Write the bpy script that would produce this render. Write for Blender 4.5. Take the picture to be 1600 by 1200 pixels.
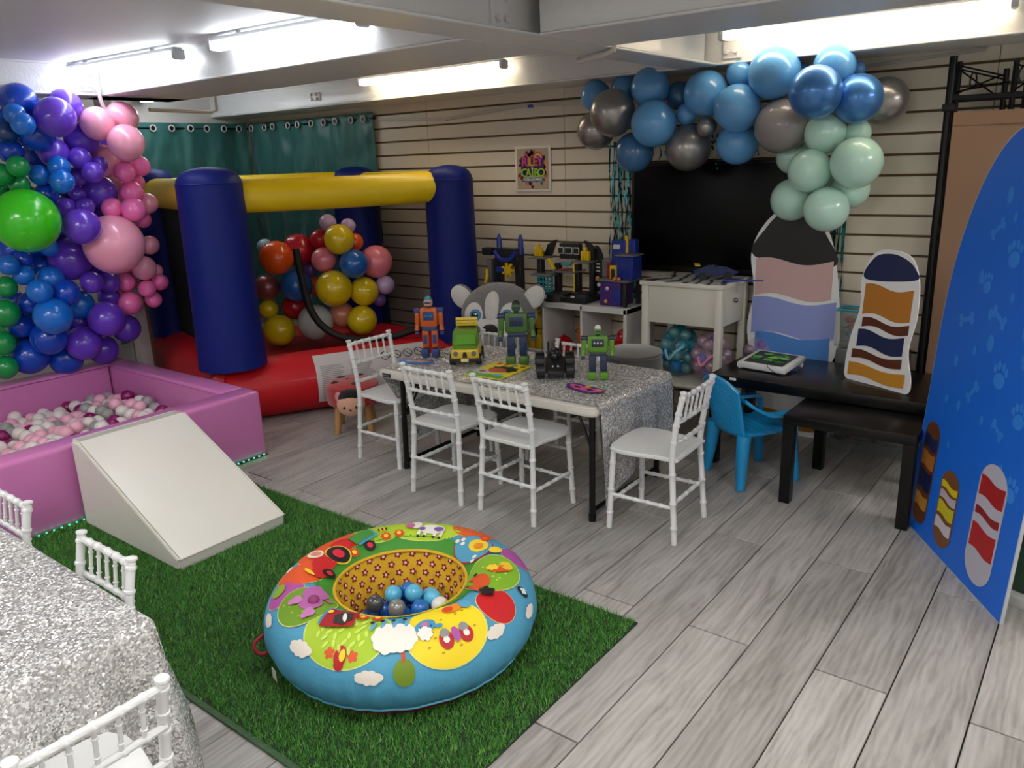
import bpy, bmesh, math, random
import numpy as np
from mathutils import Vector, Matrix, noise
random.seed(7); RNG = np.random.default_rng(7)
for o in list(bpy.data.objects): bpy.data.objects.remove(o)
S = bpy.context.scene; COL = S.collection
PI = math.pi

# ---------------------------------------------------------------- camera, world, exposure
CAM_H = 1.6; FOCAL_PX = 1233.56
cd = bpy.data.cameras.new('camera'); cam = bpy.data.objects.new('camera', cd); COL.objects.link(cam)
cd.sensor_fit = 'HORIZONTAL'; cd.sensor_width = 36.0; cd.lens = FOCAL_PX / 1600 * 36; cd.clip_start = .02
_r = Vector((0.7933, 0.6078, -0.0344)).normalized(); _f = Vector((-0.5923, 0.7576, -0.2741)).normalized()
_u = _r.cross(_f).normalized(); _r = _f.cross(_u).normalized()
cam.matrix_world = Matrix(((_r.x, _u.x, -_f.x, 0), (_r.y, _u.y, -_f.y, 0), (_r.z, _u.z, -_f.z, CAM_H), (0, 0, 0, 1)))
S.camera = cam
W = bpy.data.worlds.new('world'); S.world = W; W.use_nodes = True
W.node_tree.nodes['Background'].inputs[0].default_value = (.75, .8, .9, 1)
W.node_tree.nodes['Background'].inputs[1].default_value = .25
S.view_settings.view_transform = 'Standard'; S.view_settings.look = 'None'
S.view_settings.gamma = 1; S.view_settings.use_curve_mapping = False
S.view_settings.exposure = 1.2
LAMP_COOL = ((.90, .95, 1.0), 6.8)     # the cool tubes of the front bays
LAMP_WARM = ((1.0, .83, .58), 5.6)      # the warm tubes by the slat wall
FILL_PANEL = ((1.0, .985, .96), 9.0)    # unseen fill panels, added out of frame for brighter, more even light

# ---------------------------------------------------------------- materials
def lin(h):
    h = h.lstrip('#'); v = [int(h[i:i+2], 16)/255 for i in (0, 2, 4)]
    return tuple(c/12.92 if c <= .04045 else ((c+.055)/1.055)**2.4 for c in v) + (1,)
MATS = {}
def mat(name, hexc='#888888', rough=.5, metal=0., coat=0., bump=0., bscale=40., vary=0., vscale=6., emit=None, spec=.5, sheen=0., trans=0., alpha=1., sss=0., stretch=None, detail=4.):
    if name in MATS: return MATS[name]
    m = bpy.data.materials.new(name); m.use_nodes = True; nt = m.node_tree; b = nt.nodes['Principled BSDF']
    I = b.inputs
    I['Base Color'].default_value = lin(hexc); I['Roughness'].default_value = rough; I['Metallic'].default_value = metal
    I['Coat Weight'].default_value = coat; I['Coat Roughness'].default_value = .08; I['Specular IOR Level'].default_value = spec
    I['Sheen Weight'].default_value = sheen; I['Transmission Weight'].default_value = trans; I['Alpha'].default_value = alpha
    if sss: I['Subsurface Weight'].default_value = sss; I['Subsurface Radius'].default_value = (.03, .02, .02); I['Subsurface Scale'].default_value = 1.
    if emit: I['Emission Color'].default_value = tuple(emit[0]) + (1,); I['Emission Strength'].default_value = emit[1]
    tc = nt.nodes.new('ShaderNodeTexCoord'); src = tc.outputs['Object']
    if stretch:
        mp = nt.nodes.new('ShaderNodeMapping'); mp.inputs['Scale'].default_value = stretch; nt.links.new(src, mp.inputs[0]); src = mp.outputs[0]
    if bump:
        n = nt.nodes.new('ShaderNodeTexNoise'); n.inputs['Scale'].default_value = bscale; n.inputs['Detail'].default_value = detail
        nt.links.new(src, n.inputs['Vector'])
        bn = nt.nodes.new('ShaderNodeBump'); bn.inputs['Strength'].default_value = bump; bn.inputs['Distance'].default_value = .02
        nt.links.new(n.outputs[0], bn.inputs['Height']); nt.links.new(bn.outputs[0], I['Normal'])
    n2 = nt.nodes.new('ShaderNodeTexNoise'); n2.inputs['Scale'].default_value = vscale; n2.inputs['Detail'].default_value = 5
    nt.links.new(src, n2.inputs['Vector'])
    hs = nt.nodes.new('ShaderNodeHueSaturation'); hs.inputs['Color'].default_value = lin(hexc)
    mr = nt.nodes.new('ShaderNodeMapRange'); mr.inputs[3].default_value = 1-vary; mr.inputs[4].default_value = 1+vary
    nt.links.new(n2.outputs[0], mr.inputs[0]); nt.links.new(mr.outputs[0], hs.inputs['Value']); nt.links.new(hs.outputs[0], I['Base Color'])
    MATS[name] = m; return m

def plank_material():
    m = bpy.data.materials.new('grey_oak_plank'); m.use_nodes = True; nt = m.node_tree; N = nt.nodes; L = nt.links; b = N['Principled BSDF']
    tc = N.new('ShaderNodeTexCoord'); oi = N.new('ShaderNodeObjectInfo')
    cx = N.new('ShaderNodeCombineXYZ'); mu = N.new('ShaderNodeMath'); mu.operation = 'MULTIPLY'; mu.inputs[1].default_value = 37.
    L.new(oi.outputs['Random'], mu.inputs[0]); L.new(mu.outputs[0], cx.inputs[0]); L.new(mu.outputs[0], cx.inputs[1])
    ad = N.new('ShaderNodeVectorMath'); ad.operation = 'ADD'; L.new(tc.outputs['Object'], ad.inputs[0]); L.new(cx.outputs[0], ad.inputs[1])
    mp = N.new('ShaderNodeMapping'); mp.inputs['Scale'].default_value = (6, 1.0, 6); L.new(ad.outputs[0], mp.inputs[0])
    n1 = N.new('ShaderNodeTexNoise'); n1.inputs['Scale'].default_value = 2.2; n1.inputs['Detail'].default_value = 9; n1.inputs['Roughness'].default_value = .68; n1.inputs['Distortion'].default_value = .9
    L.new(mp.outputs[0], n1.inputs['Vector'])
    mp2 = N.new('ShaderNodeMapping'); mp2.inputs['Scale'].default_value = (34, 2.6, 34); L.new(ad.outputs[0], mp2.inputs[0])
    n2 = N.new('ShaderNodeTexNoise'); n2.inputs['Scale'].default_value = 2.; n2.inputs['Detail'].default_value = 6; n2.inputs['Distortion'].default_value = .5; L.new(mp2.outputs[0], n2.inputs['Vector'])
    wv = N.new('ShaderNodeTexWave'); wv.inputs['Scale'].default_value = 2.2; wv.inputs['Distortion'].default_value = 9; wv.inputs['Detail'].default_value = 3; wv.inputs['Detail Scale'].default_value = 1.2
    L.new(mp.outputs[0], wv.inputs['Vector'])
    mx = N.new('ShaderNodeMix'); mx.data_type = 'FLOAT'; mx.inputs[0].default_value = .22; L.new(n1.outputs[0], mx.inputs[2]); L.new(n2.outputs[0], mx.inputs[3])
    mx2 = N.new('ShaderNodeMix'); mx2.data_type = 'FLOAT'; mx2.inputs[0].default_value = .08; L.new(mx.outputs[0], mx2.inputs[2]); L.new(wv.outputs[0], mx2.inputs[3])
    rp = N.new('ShaderNodeValToRGB'); cr = rp.color_ramp
    cr.elements[0].position = .30; cr.elements[0].color = lin('#7c7772'); cr.elements[1].position = .72; cr.elements[1].color = lin('#bdb9b4')
    e = cr.elements.new(.44); e.color = lin('#9b9792'); e = cr.elements.new(.56); e.color = lin('#aeaaa5')
    L.new(mx2.outputs[0], rp.inputs[0])
    hs = N.new('ShaderNodeHueSaturation'); mr = N.new('ShaderNodeMapRange'); mr.inputs[3].default_value = .86; mr.inputs[4].default_value = 1.1
    L.new(oi.outputs['Random'], mr.inputs[0]); L.new(mr.outputs[0], hs.inputs['Value']); L.new(rp.outputs[0], hs.inputs['Color']); L.new(hs.outputs[0], b.inputs['Base Color'])
    b.inputs['Roughness'].default_value = .42
    bp = N.new('ShaderNodeBump'); bp.inputs['Strength'].default_value = .12; bp.inputs['Distance'].default_value = .01; L.new(n2.outputs[0], bp.inputs['Height']); L.new(bp.outputs[0], b.inputs['Normal'])
    return m

def sequin_material(name, scale):
    m = bpy.data.materials.new(name); m.use_nodes = True; nt = m.node_tree; N = nt.nodes; L = nt.links; b = N['Principled BSDF']
    tc = N.new('ShaderNodeTexCoord'); v = N.new('ShaderNodeTexVoronoi'); v.inputs['Scale'].default_value = scale; L.new(tc.outputs['Object'], v.inputs['Vector'])
    sub = N.new('ShaderNodeVectorMath'); sub.operation = 'SUBTRACT'; sub.inputs[1].default_value = (.5, .5, .5); L.new(v.outputs['Color'], sub.inputs[0])
    sc = N.new('ShaderNodeVectorMath'); sc.operation = 'SCALE'; sc.inputs['Scale'].default_value = .75; L.new(sub.outputs[0], sc.inputs[0])
    ge = N.new('ShaderNodeNewGeometry'); ad = N.new('ShaderNodeVectorMath'); ad.operation = 'ADD'; L.new(ge.outputs['Normal'], ad.inputs[0]); L.new(sc.outputs[0], ad.inputs[1])
    no = N.new('ShaderNodeVectorMath'); no.operation = 'NORMALIZE'; L.new(ad.outputs[0], no.inputs[0]); L.new(no.outputs[0], b.inputs['Normal'])
    b.inputs['Metallic'].default_value = .4; b.inputs['Roughness'].default_value = .22
    sp = N.new('ShaderNodeSeparateColor'); L.new(v.outputs['Color'], sp.inputs[0])
    n = N.new('ShaderNodeTexNoise'); n.inputs['Scale'].default_value = 14; n.inputs['Detail'].default_value = 6; L.new(tc.outputs['Object'], n.inputs['Vector'])
    mx = N.new('ShaderNodeMath'); mx.operation = 'MULTIPLY_ADD'; mx.inputs[1].default_value = .75; L.new(sp.outputs[0], mx.inputs[0])
    m2 = N.new('ShaderNodeMath'); m2.operation = 'MULTIPLY'; m2.inputs[1].default_value = .32; L.new(n.outputs[0], m2.inputs[0]); L.new(m2.outputs[0], mx.inputs[2])
    rp = N.new('ShaderNodeValToRGB'); cr = rp.color_ramp; cr.elements[0].color = lin('#a5a29f'); cr.elements[0].position = .1; cr.elements[1].color = lin('#ffffff'); cr.elements[1].position = .9  # random near-white cells paint the sequins' sparkle into the base colour
    e = cr.elements.new(.55); e.color = lin('#c6c4c2'); e = cr.elements.new(.74); e.color = lin('#e6e5e4')
    L.new(mx.outputs[0], rp.inputs[0]); L.new(rp.outputs[0], b.inputs['Base Color'])
    return m

def marble_material():
    m = bpy.data.materials.new('marble_film'); m.use_nodes = True; nt = m.node_tree; N = nt.nodes; L = nt.links; b = N['Principled BSDF']
    tc = N.new('ShaderNodeTexCoord'); w = N.new('ShaderNodeTexWave'); w.inputs['Scale'].default_value = 3; w.inputs['Distortion'].default_value = 14; w.inputs['Detail'].default_value = 4
    L.new(tc.outputs['Object'], w.inputs['Vector']); rp = N.new('ShaderNodeValToRGB'); rp.color_ramp.elements[0].color = lin('#3c3d40'); rp.color_ramp.elements[1].color = lin('#d8d8d6'); rp.color_ramp.elements[1].position = .45
    L.new(w.outputs[0], rp.inputs[0]); L.new(rp.outputs[0], b.inputs['Base Color']); b.inputs['Roughness'].default_value = .2
    return m

def grass_material():
    m = bpy.data.materials.new('grass_blade'); m.use_nodes = True; nt = m.node_tree; N = nt.nodes; L = nt.links; b = N['Principled BSDF']
    at = N.new('ShaderNodeAttribute'); at.attribute_name = 'shade'
    rp = N.new('ShaderNodeValToRGB'); rp.color_ramp.elements[0].color = lin('#2a641c'); rp.color_ramp.elements[1].color = lin('#82b850')
    e = rp.color_ramp.elements.new(.55); e.color = lin('#44882c')
    L.new(at.outputs['Fac'], rp.inputs[0]); L.new(rp.outputs[0], b.inputs['Base Color']); b.inputs['Roughness'].default_value = .45
    return m

# ---------------------------------------------------------------- mesh helpers
class MB:
    def __init__(s): s.v = []; s.f = []
    def add(s, V, F):
        o = len(s.v); s.v += [tuple(p) for p in V]; s.f += [tuple(i+o for i in f) for f in F]; return s
    def box(s, c, d, rot=None):
        x, y, z = d[0]/2, d[1]/2, d[2]/2
        V = [Vector((a*x, b*y, e*z)) for a in (-1, 1) for b in (-1, 1) for e in (-1, 1)]
        if rot is not None: V = [rot @ p for p in V]
        return s.add([p + Vector(c) for p in V], [(0,1,3,2),(4,6,7,5),(0,4,5,1),(2,3,7,6),(0,2,6,4),(1,5,7,3)])
    def rbox(s, c, d, r=.01, seg=2, rot=None):
        bm = bmesh.new(); bmesh.ops.create_cube(bm, size=1)
        for v in bm.verts: v.co = Vector((v.co.x*d[0], v.co.y*d[1], v.co.z*d[2]))
        r = min(r, min(d)*.49)
        bmesh.ops.bevel(bm, geom=bm.edges[:], offset=r, segments=seg, profile=.5, affect='EDGES')
        bm.verts.index_update(); V = [v.co.copy() for v in bm.verts]; F = [[v.index for v in f.verts] for f in bm.faces]; bm.free()
        if rot is not None: V = [rot @ p for p in V]
        return s.add([p + Vector(c) for p in V], F)
    def tube(s, path, r, n=10, closed=False, caps=True):
        P = [Vector(p) for p in path]; m = len(P); R = r if hasattr(r, '__len__') else [r]*m
        T = []
        for i in range(m):
            a = P[(i-1) % m] if (closed or i > 0) else P[i]; b = P[(i+1) % m] if (closed or i < m-1) else P[i]
            t = b-a; T.append(t.normalized() if t.length > 1e-9 else (T[-1] if T else Vector((0, 0, 1))))
        up = Vector((0, 0, 1)) if abs(T[0].z) < .9 else Vector((1, 0, 0))
        nx = T[0].cross(up).normalized(); V = []; prev = T[0]
        for i in range(m):
            q = prev.rotation_difference(T[i]); nx = (q @ nx); nx = (nx - T[i]*nx.dot(T[i])).normalized(); prev = T[i]; ny = T[i].cross(nx)
            for k in range(n):
                a = 2*PI*k/n; V.append(P[i] + R[i]*(nx*math.cos(a) + ny*math.sin(a)))
        F = []
        for i in range(m if closed else m-1):
            j = (i+1) % m
            for k in range(n): F.append((i*n+k, i*n+(k+1) % n, j*n+(k+1) % n, j*n+k))
        if caps and not closed: F += [tuple(range(n-1, -1, -1)), tuple((m-1)*n+k for k in range(n))]
        return s.add(V, F)
    def cyl(s, a, b, r, n=16, r2=None): return s.tube([a, b], [r, r if r2 is None else r2], n)
    def lathe(s, prof, n=24, c=(0, 0, 0), sx=1, sy=1):
        V = []; F = []; m = len(prof)
        for r, z in prof:
            for k in range(n):
                a = 2*PI*k/n; V.append((c[0]+sx*r*math.cos(a), c[1]+sy*r*math.sin(a), c[2]+z))
        for i in range(m-1):
            for k in range(n): F.append((i*n+k, i*n+(k+1) % n, (i+1)*n+(k+1) % n, (i+1)*n+k))
        if prof[0][0] > 1e-6: F.append(tuple(range(n-1, -1, -1)))
        if prof[-1][0] > 1e-6: F.append(tuple((m-1)*n+k for k in range(n)))
        return s.add(V, F)
    def ball(s, c, r, n=16, m=10, rot=None):
        R = r if hasattr(r, '__len__') else (r, r, r); V = [Vector((0, 0, -R[2]))]; F = []
        for i in range(1, m):
            p = -PI/2 + PI*i/m
            for k in range(n): a = 2*PI*k/n; V.append(Vector((R[0]*math.cos(p)*math.cos(a), R[1]*math.cos(p)*math.sin(a), R[2]*math.sin(p))))
        V.append(Vector((0, 0, R[2]))); t = len(V)-1
        for k in range(n):
            F.append((0, 1+(k+1) % n, 1+k)); F.append((t, t-n+k, t-n+(k+1) % n))
            for i in range(m-2): F.append((1+i*n+k, 1+i*n+(k+1) % n, 1+(i+1)*n+(k+1) % n, 1+(i+1)*n+k))
        if rot is not None: V = [rot @ p for p in V]
        return s.add([p + Vector(c) for p in V], F)
    def prism(s, poly, t, M=None, bev=0):
        # polygon in local XY extruded along local Z from 0 to t
        bm = bmesh.new(); vs = [bm.verts.new((x, y, 0)) for x, y in poly]; f = bm.faces.new(vs)
        if f.normal.z > 0: f.normal_flip()
        r = bmesh.ops.extrude_face_region(bm, geom=[f]); top = [e for e in r['geom'] if isinstance(e, bmesh.types.BMVert)]
        for v in top: v.co.z += t
        bmesh.ops.recalc_face_normals(bm, faces=bm.faces[:])
        if bev: bmesh.ops.bevel(bm, geom=[e for e in bm.edges if abs(e.verts[0].co.z-e.verts[1].co.z) < 1e-6], offset=bev, segments=2, affect='EDGES')
        bmesh.ops.triangulate(bm, faces=[f for f in bm.faces if len(f.verts) > 4])
        bm.verts.index_update(); V = [v.co.copy() for v in bm.verts]; F = [[v.index for v in f.verts] for f in bm.faces]; bm.free()
        if M is not None: V = [M @ p for p in V]
        return s.add(V, F)
    def grid(s, fn, nu, nv):
        V = [fn(i/(nu-1), j/(nv-1)) for j in range(nv) for i in range(nu)]
        return s.add(V, [(j*nu+i, j*nu+i+1, (j+1)*nu+i+1, (j+1)*nu+i) for j in range(nv-1) for i in range(nu-1)])
    def mesh(s, name, m, smooth=True, angle=40):
        me = bpy.data.meshes.new(name); me.from_pydata(s.v, [], s.f); me.validate(); me.update()
        if m is not None: me.materials.append(m)
        if smooth:
            me.polygons.foreach_set('use_smooth', [True]*len(me.polygons)); me.set_sharp_from_angle(angle=math.radians(angle))
        return me
    def build(s, name, m, parent=None, smooth=True, angle=40, loc=None):
        return link(name, s.mesh(name, m, smooth, angle), parent, loc)
def link(name, me, parent=None, loc=None):
    o = bpy.data.objects.new(name, me); COL.objects.link(o)
    if parent is not None: o.parent = parent
    if loc is not None: o.location = loc
    return o
def tag(o, label, cat, group=None):
    o['label'] = label; o['category'] = cat
    if group: o['group'] = group
    return o
def thing(name, label, cat, loc=(0, 0, 0), rz=0, group=None, scale=1):
    o = bpy.data.objects.new(name, None); COL.objects.link(o); o.empty_display_size = .05
    o.location = loc; o.rotation_euler = (0, 0, rz); o.scale = (scale,)*3
    return tag(o, label, cat, group)
def struct(o, label=None):
    o['kind'] = 'structure'
    if label: o['label'] = label
    return o
def copy_tree(o, parent=None):
    c = o.copy(); COL.objects.link(c)
    if parent is not None: c.parent = parent
    for ch in list(o.children): copy_tree(ch, c)
    return c
def setmat(o, m):
    o.material_slots[0].link = 'OBJECT'; o.material_slots[0].material = m
def text_mesh(txt, size, m, name, parent, M, depth=.0006, spacing=1.0):
    cu = bpy.data.curves.new('t', 'FONT'); cu.body = txt; cu.size = size; cu.align_x = 'CENTER'; cu.align_y = 'CENTER'; cu.extrude = depth; cu.resolution_u = 3; cu.offset = size*.015; cu.space_character = spacing
    t = bpy.data.objects.new('t', cu); COL.objects.link(t); dg = bpy.context.evaluated_depsgraph_get(); me = bpy.data.meshes.new_from_object(t.evaluated_get(dg))
    bpy.data.objects.remove(t); bpy.data.curves.remove(cu)
    me.transform(M); me.materials.clear(); me.materials.append(m); return link(name, me, parent)
def Rz(a): return Matrix.Rotation(a, 3, 'Z')
def Rx(a): return Matrix.Rotation(a, 3, 'X')
def Ry(a): return Matrix.Rotation(a, 3, 'Y')
def fbm(p, s=1.): return noise.noise(Vector(p)*s)
ORD = ['topmost','second-highest','third-highest','fourth-highest','fifth-highest','sixth-highest','seventh-highest','eighth-highest','ninth-highest','tenth-highest','eleventh-highest','twelfth-highest','thirteenth-highest','fourteenth-highest','fifteenth-highest','sixteenth-highest','seventeenth-highest','eighteenth-highest','nineteenth-highest','twentieth-highest'] + ['%d%s-highest' % (k, {1:'st',2:'nd',3:'rd'}.get(k % 10, 'th')) for k in range(21, 60)]
# ---------------------------------------------------------------- the setting
WALL_Y = 4.55; LEFT_X = -6.46; RIGHT_X = 1.9; NEAR_Y = -2.6; CEIL = 2.2; ZB = 2.03
white_paint = mat('white_ceiling_paint', '#d6d6d8', .55, bump=.06, bscale=12, vary=.05, vscale=2)
beam_paint = mat('white_gloss_steel', '#dcdcdc', .38, bump=.12, bscale=55, vary=.04, vscale=5, coat=.2)
cream = mat('cream_slat', '#dcd2c0', .42, vary=.03, vscale=3)
groove = mat('groove_board', '#6d5636', .7, vary=.1)
wallp = mat('white_wall_paint', '#d5d2cc', .6, vary=.04)

# floor: a dark sub-floor with every plank its own piece
PW, PL, PX0, PY0 = .2175, 1.43, -1.035, 2.285
fb = MB().box(((LEFT_X+RIGHT_X)/2, (NEAR_Y+WALL_Y)/2, -.03), (RIGHT_X-LEFT_X+.4, WALL_Y-NEAR_Y+.4, .04))
floor = struct(fb.build('floor', mat('dark_joint', '#3a3834', .8), smooth=False), 'grey wood-effect plank floor')
plank_m = plank_material()
pm = MB().rbox((0, 0, -.005), (PW-.0045, PL-.007, .010), .0015, 1).mesh('plank', plank_m)
for i in range(-25, 13):
    x = PX0 + (i+.5)*PW
    off = PY0 if i % 2 == 0 else PY0+PL/2
    for k in range(-4, 3):
        y = off + (k+.5)*PL
        if y-PL/2 > WALL_Y or x < LEFT_X-.1 or x > RIGHT_X: continue
        # only planks the picture can hold (the rest of the floor is out of frame)
        far = y+PL/2
        if far < .75 or (x > .9) or (x < -4.4 and far < .9): continue
        y0, y1 = max(y-PL/2, NEAR_Y), min(y+PL/2, WALL_Y)
        if y1-y0 < PL-.01:
            me = MB().rbox((0, 0, -.005), (PW-.0035, y1-y0-.0045, .010), .0015, 1).mesh('plank', plank_m)
            link('plank', me, floor, (x, (y0+y1)/2, 0))
        else: link('plank', pm, floor, (x, y, 0))
fo = MB().box(((LEFT_X+RIGHT_X)/2, (NEAR_Y+1.)/2-.25, -.006), (RIGHT_X-LEFT_X, 1.-NEAR_Y-.5, .008)).build('floor_section', plank_m, floor, smooth=False)

# back wall: board with proud slats and vertical panel joints
wb = MB().box(((LEFT_X+RIGHT_X)/2, WALL_Y+.03, 1.15), (RIGHT_X-LEFT_X+.2, .06, 2.3))
wall_back = struct(wb.build('wall_back', groove, smooth=False), 'cream slat-board back wall')
JX = [-6.46, -5.48, -4.26, -3.031, -1.81, -.59, .63, 1.85]
for a, b in zip(JX[:-1], JX[1:]):
    me = {}
    for k in range(-16, 6):
        z0 = 1.5525+.1022*k+.006; z1 = z0+.1022-.012
        if z0 > 2.03: continue
        z1 = min(z1, 2.05); h = round(z1-z0, 3)
        if h not in me: me[h] = MB().rbox((0, 0, 0), (b-a-.0022, .014, h), .002, 1).mesh('slat', cream)
        link('slat', me[h], wall_back, ((a+b)/2, WALL_Y-.008, (z0+z1)/2))
wl = MB().box((LEFT_X-.04, (NEAR_Y+WALL_Y)/2, 1.15), (.08, WALL_Y-NEAR_Y, 2.3)); struct(wl.build('wall_left', wallp, smooth=False), 'white painted side wall')
wr = MB().box((RIGHT_X+.04, (NEAR_Y+WALL_Y)/2, 1.15), (.08, WALL_Y-NEAR_Y, 2.3)); struct(wr.build('wall_right', wallp, smooth=False), 'white painted side wall')
wn = MB().box(((LEFT_X+RIGHT_X)/2, NEAR_Y-.04, 1.15), (RIGHT_X-LEFT_X, .08, 2.3)); struct(wn.build('wall_front', wallp, smooth=False), 'white painted wall')
ce = MB().box(((LEFT_X+RIGHT_X)/2, (NEAR_Y+WALL_Y)/2, CEIL+.05), (RIGHT_X-LEFT_X+.3, WALL_Y-NEAR_Y+.3, .1)); struct(ce.build('ceiling', white_paint, smooth=False), 'low white painted ceiling')

# steel beams
def beam(n, x0, x1, y0, y1, label, lip=.012):
    mb = MB(); ax = (x1-x0) > (y1-y0)
    if ax: mb.box(((x0+x1)/2, (y0+y1)/2, (ZB+CEIL)/2+.006), (x1-x0, y1-y0-2*lip, CEIL-ZB))
    else: mb.box(((x0+x1)/2, (y0+y1)/2, (ZB+CEIL)/2+.006), (x1-x0-2*lip, y1-y0, CEIL-ZB))
    o = struct(mb.build('trim_%d' % n, beam_paint, smooth=False), label)
    MB().rbox(((x0+x1)/2, (y0+y1)/2, ZB+.006), (x1-x0, y1-y0, .012), .004, 1).build('bottom_flange', beam_paint, o)
    MB().box(((x0+x1)/2, (y0+y1)/2, CEIL-.006), (x1-x0, y1-y0, .011)).build('top_flange', beam_paint, o, smooth=False)
    return o
def bolts(o, c, axis, n=2, w=.075, h=.13):
    # a bolted end plate on a beam's web; axis 'x' faces +X, 'y' faces -Y
    px = MB(); d = (.012, w, h) if axis == 'x' else (w, .012, h)
    px.rbox(c, d, .003, 1).build('end_plate', beam_paint, o)
    for i in (-1, 1):
        for j in (-1, 1):
            b = MB(); off = (.012, i*w*.24, j*h*.24) if axis == 'x' else (i*w*.24, -.012, j*h*.24)
            p = Vector(c)+Vector(off); q = p+Vector((.012, 0, 0) if axis == 'x' else (0, -.012, 0))
            b.tube([p, q], [.013, .011], 6); b.build('bolt', beam_paint, o)
bA = beam(1, LEFT_X, RIGHT_X, 4.15, WALL_Y, 'white beam running along the top of the slat wall')
bB = beam(2, -5.07, -2.04, 2.41, 2.97, 'white cross beam behind the cool tube lights')
bC = beam(3, -2.04, -1.82, NEAR_Y, 4.15, 'white steel beam running from overhead towards the slat wall', lip=.07)
bD = beam(4, -1.82, RIGHT_X, 2.56, 3.02, 'white cross beam overhead on the banner side')
bE = beam(5, -5.07, -4.82, NEAR_Y, 2.97, 'white beam above the rainbow balloon garland')
bolts(bC, (-1.885, 2.42, 2.115), 'x', w=.11, h=.14); bolts(bA, (-1.74, 4.155, 2.12), 'y', w=.1, h=.13)
bolts(bE, (-4.83, 2.33, 2.115), 'x', w=.08); bolts(bA, (-5.05, 4.155, 2.105), 'y', w=.12, h=.06)
col_o = struct(MB().box((-5.58, 2.79, 1.1), (.08, .08, 2.2)).build('column', beam_paint, smooth=False), 'white steel column behind the balloon garland')
MB().box((-5.58, 2.79, 2.0), (.2, .2, .02)).build('cap_plate', beam_paint, col_o, smooth=False)
struct(MB().rbox((-5.74, 2.875, .6), (.26, .03, 1.2), .004).build('partition', mat('tan_board', '#9a7a66', .7, vary=.08)), 'tan board partition behind the garland')

pipe_m = mat('white_plastic_pipe', '#cfcbc6', .45)
def pipe(path, r, label):
    o = tag(MB().tube(path, r, 10).build('conduit_pipe', pipe_m), label, 'pipe'); return o
pipe([(-1.80, 3.05, 2.19), (-1.795, 3.06, 2.05), (-1.80, 3.07, 2.022), (-1.86, 3.1, 2.012), (-2.06, 3.2, 2.012)], .012, 'short white conduit pipe elbowing under the overhead steel beam')
pipe([(-4.795, 2.38, 2.17), (-4.795, 2.39, 2.0), (-4.82, 2.43, 1.93)], .011, 'white conduit pipe dropping beside the column above pink balloons')
pipe([(-5.2, 2.9, 1.99), (-5.2, 3.35, 1.985), (-5.2, 3.4, 2.0), (-5.2, 3.4, 2.21)], .012, 'beige pipe bent upward above the teal curtain')
# cable trunking on the slat wall
tr = thing('cable_trunking', 'thin white cable trunking sloping along the top of the slat wall', 'trunking', (0, 4.53, 0))
trm = mat('trunking_plastic', '#bdb8b0', .4)
for (xa, za, xb, zb_) in ((-4.8, 1.935, -4.045, 1.893), (-4.045, 1.897, -3.37, 1.945), (-3.37, 1.945, -2.2, 1.915)):
    a = Vector((xa, 0, za)); b = Vector((xb, 0, zb_)); d = b-a; MB().box((a+b)/2, (d.length, .03, .022), Ry(-math.atan2(d.z, d.x))).build('trunking_length', trm, tr, smooth=False)
MB().rbox((-3.29, -.012, 1.935), (.045, .012, .02), .003).build('cable_clip', mat('clip_blue', '#3b4fc0', .4), tr)
tr2 = tag(MB().box((-1.02, 4.53, 2.0), (.75, .016, .016), Ry(-.05)).build('cable_trunking', trm, smooth=False), 'short white trunking on the wall behind the silver balloon', 'trunking')

# tube lights
def tube_light(c, length, rz, col, label, cat_end=True):
    t = thing('tube_light', label, 'light', c, rz, 'ceiling tube lights')
    em = mat('tube_%s' % ('warm' if col is LAMP_WARM else 'cool'), '#ffffff', .4, emit=col)
    body = mat('lamp_housing', '#c9ccd0', .45)
    MB().rbox((0, 0, .028), (length, .05, .018), .004).build('housing', body, t)
    MB().rbox((0, 0, 0), (length-.03, .062, .042), .02, 4).build('diffuser', em, t)
    for s in (-1, 1):
        MB().rbox((s*(length/2-.004), 0, .004), (.03, .068, .054), .012, 2).build('end_cap', body, t)
        MB().cyl((s*length*.3, 0, .03), (s*length*.3, 0, .052), .012, 8).build('mount', body, t)
    return t
tube_light((-4.36, 2.30, 2.148), 1.06, .06, LAMP_COOL, 'cool white tube light nearest the rainbow balloon garland')
tube_light((-3.02, 2.34, 2.148), .96, .06, LAMP_COOL, 'cool white tube light between the garland and the overhead steel beam')
tube_light((-3.78, 4.05, 2.148), 1.28, 0, LAMP_WARM, 'warm tube light above the wall poster')
tube_light((-1.12, 4.06, 2.148), 1.24, .08, LAMP_WARM, 'warm tube light above the blue balloon arch')
tube_light((-5.75, 3.5, 2.148), 1.2, 0, LAMP_COOL, 'added cool white tube light hidden behind the cross beam near the curtains')  # extra tube, out of sight, added to brighten the curtain corner
for c in ((-3.3, .2), (-.9, .9), (.7, 1.6), (-3.3, -1.3), (-.9, -1.2), (.9, -.4), (.9, 3.6)):  # added fill lights, none of them in view, to brighten the room
    t = thing('fill_panel_light', 'unseen square fill light added under the ceiling', 'light', (c[0], c[1], 2.18), 0, 'added ceiling fill lights')
    MB().rbox((0, 0, .005), (.64, .64, .03), .004).build('frame', mat('lamp_housing', '#c9ccd0', .45), t)
    MB().rbox((0, 0, -.010), (.58, .58, .006), .002).build('diffuser', mat('fill_panel_diffuser', '#ffffff', .4, emit=FILL_PANEL), t)
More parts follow.
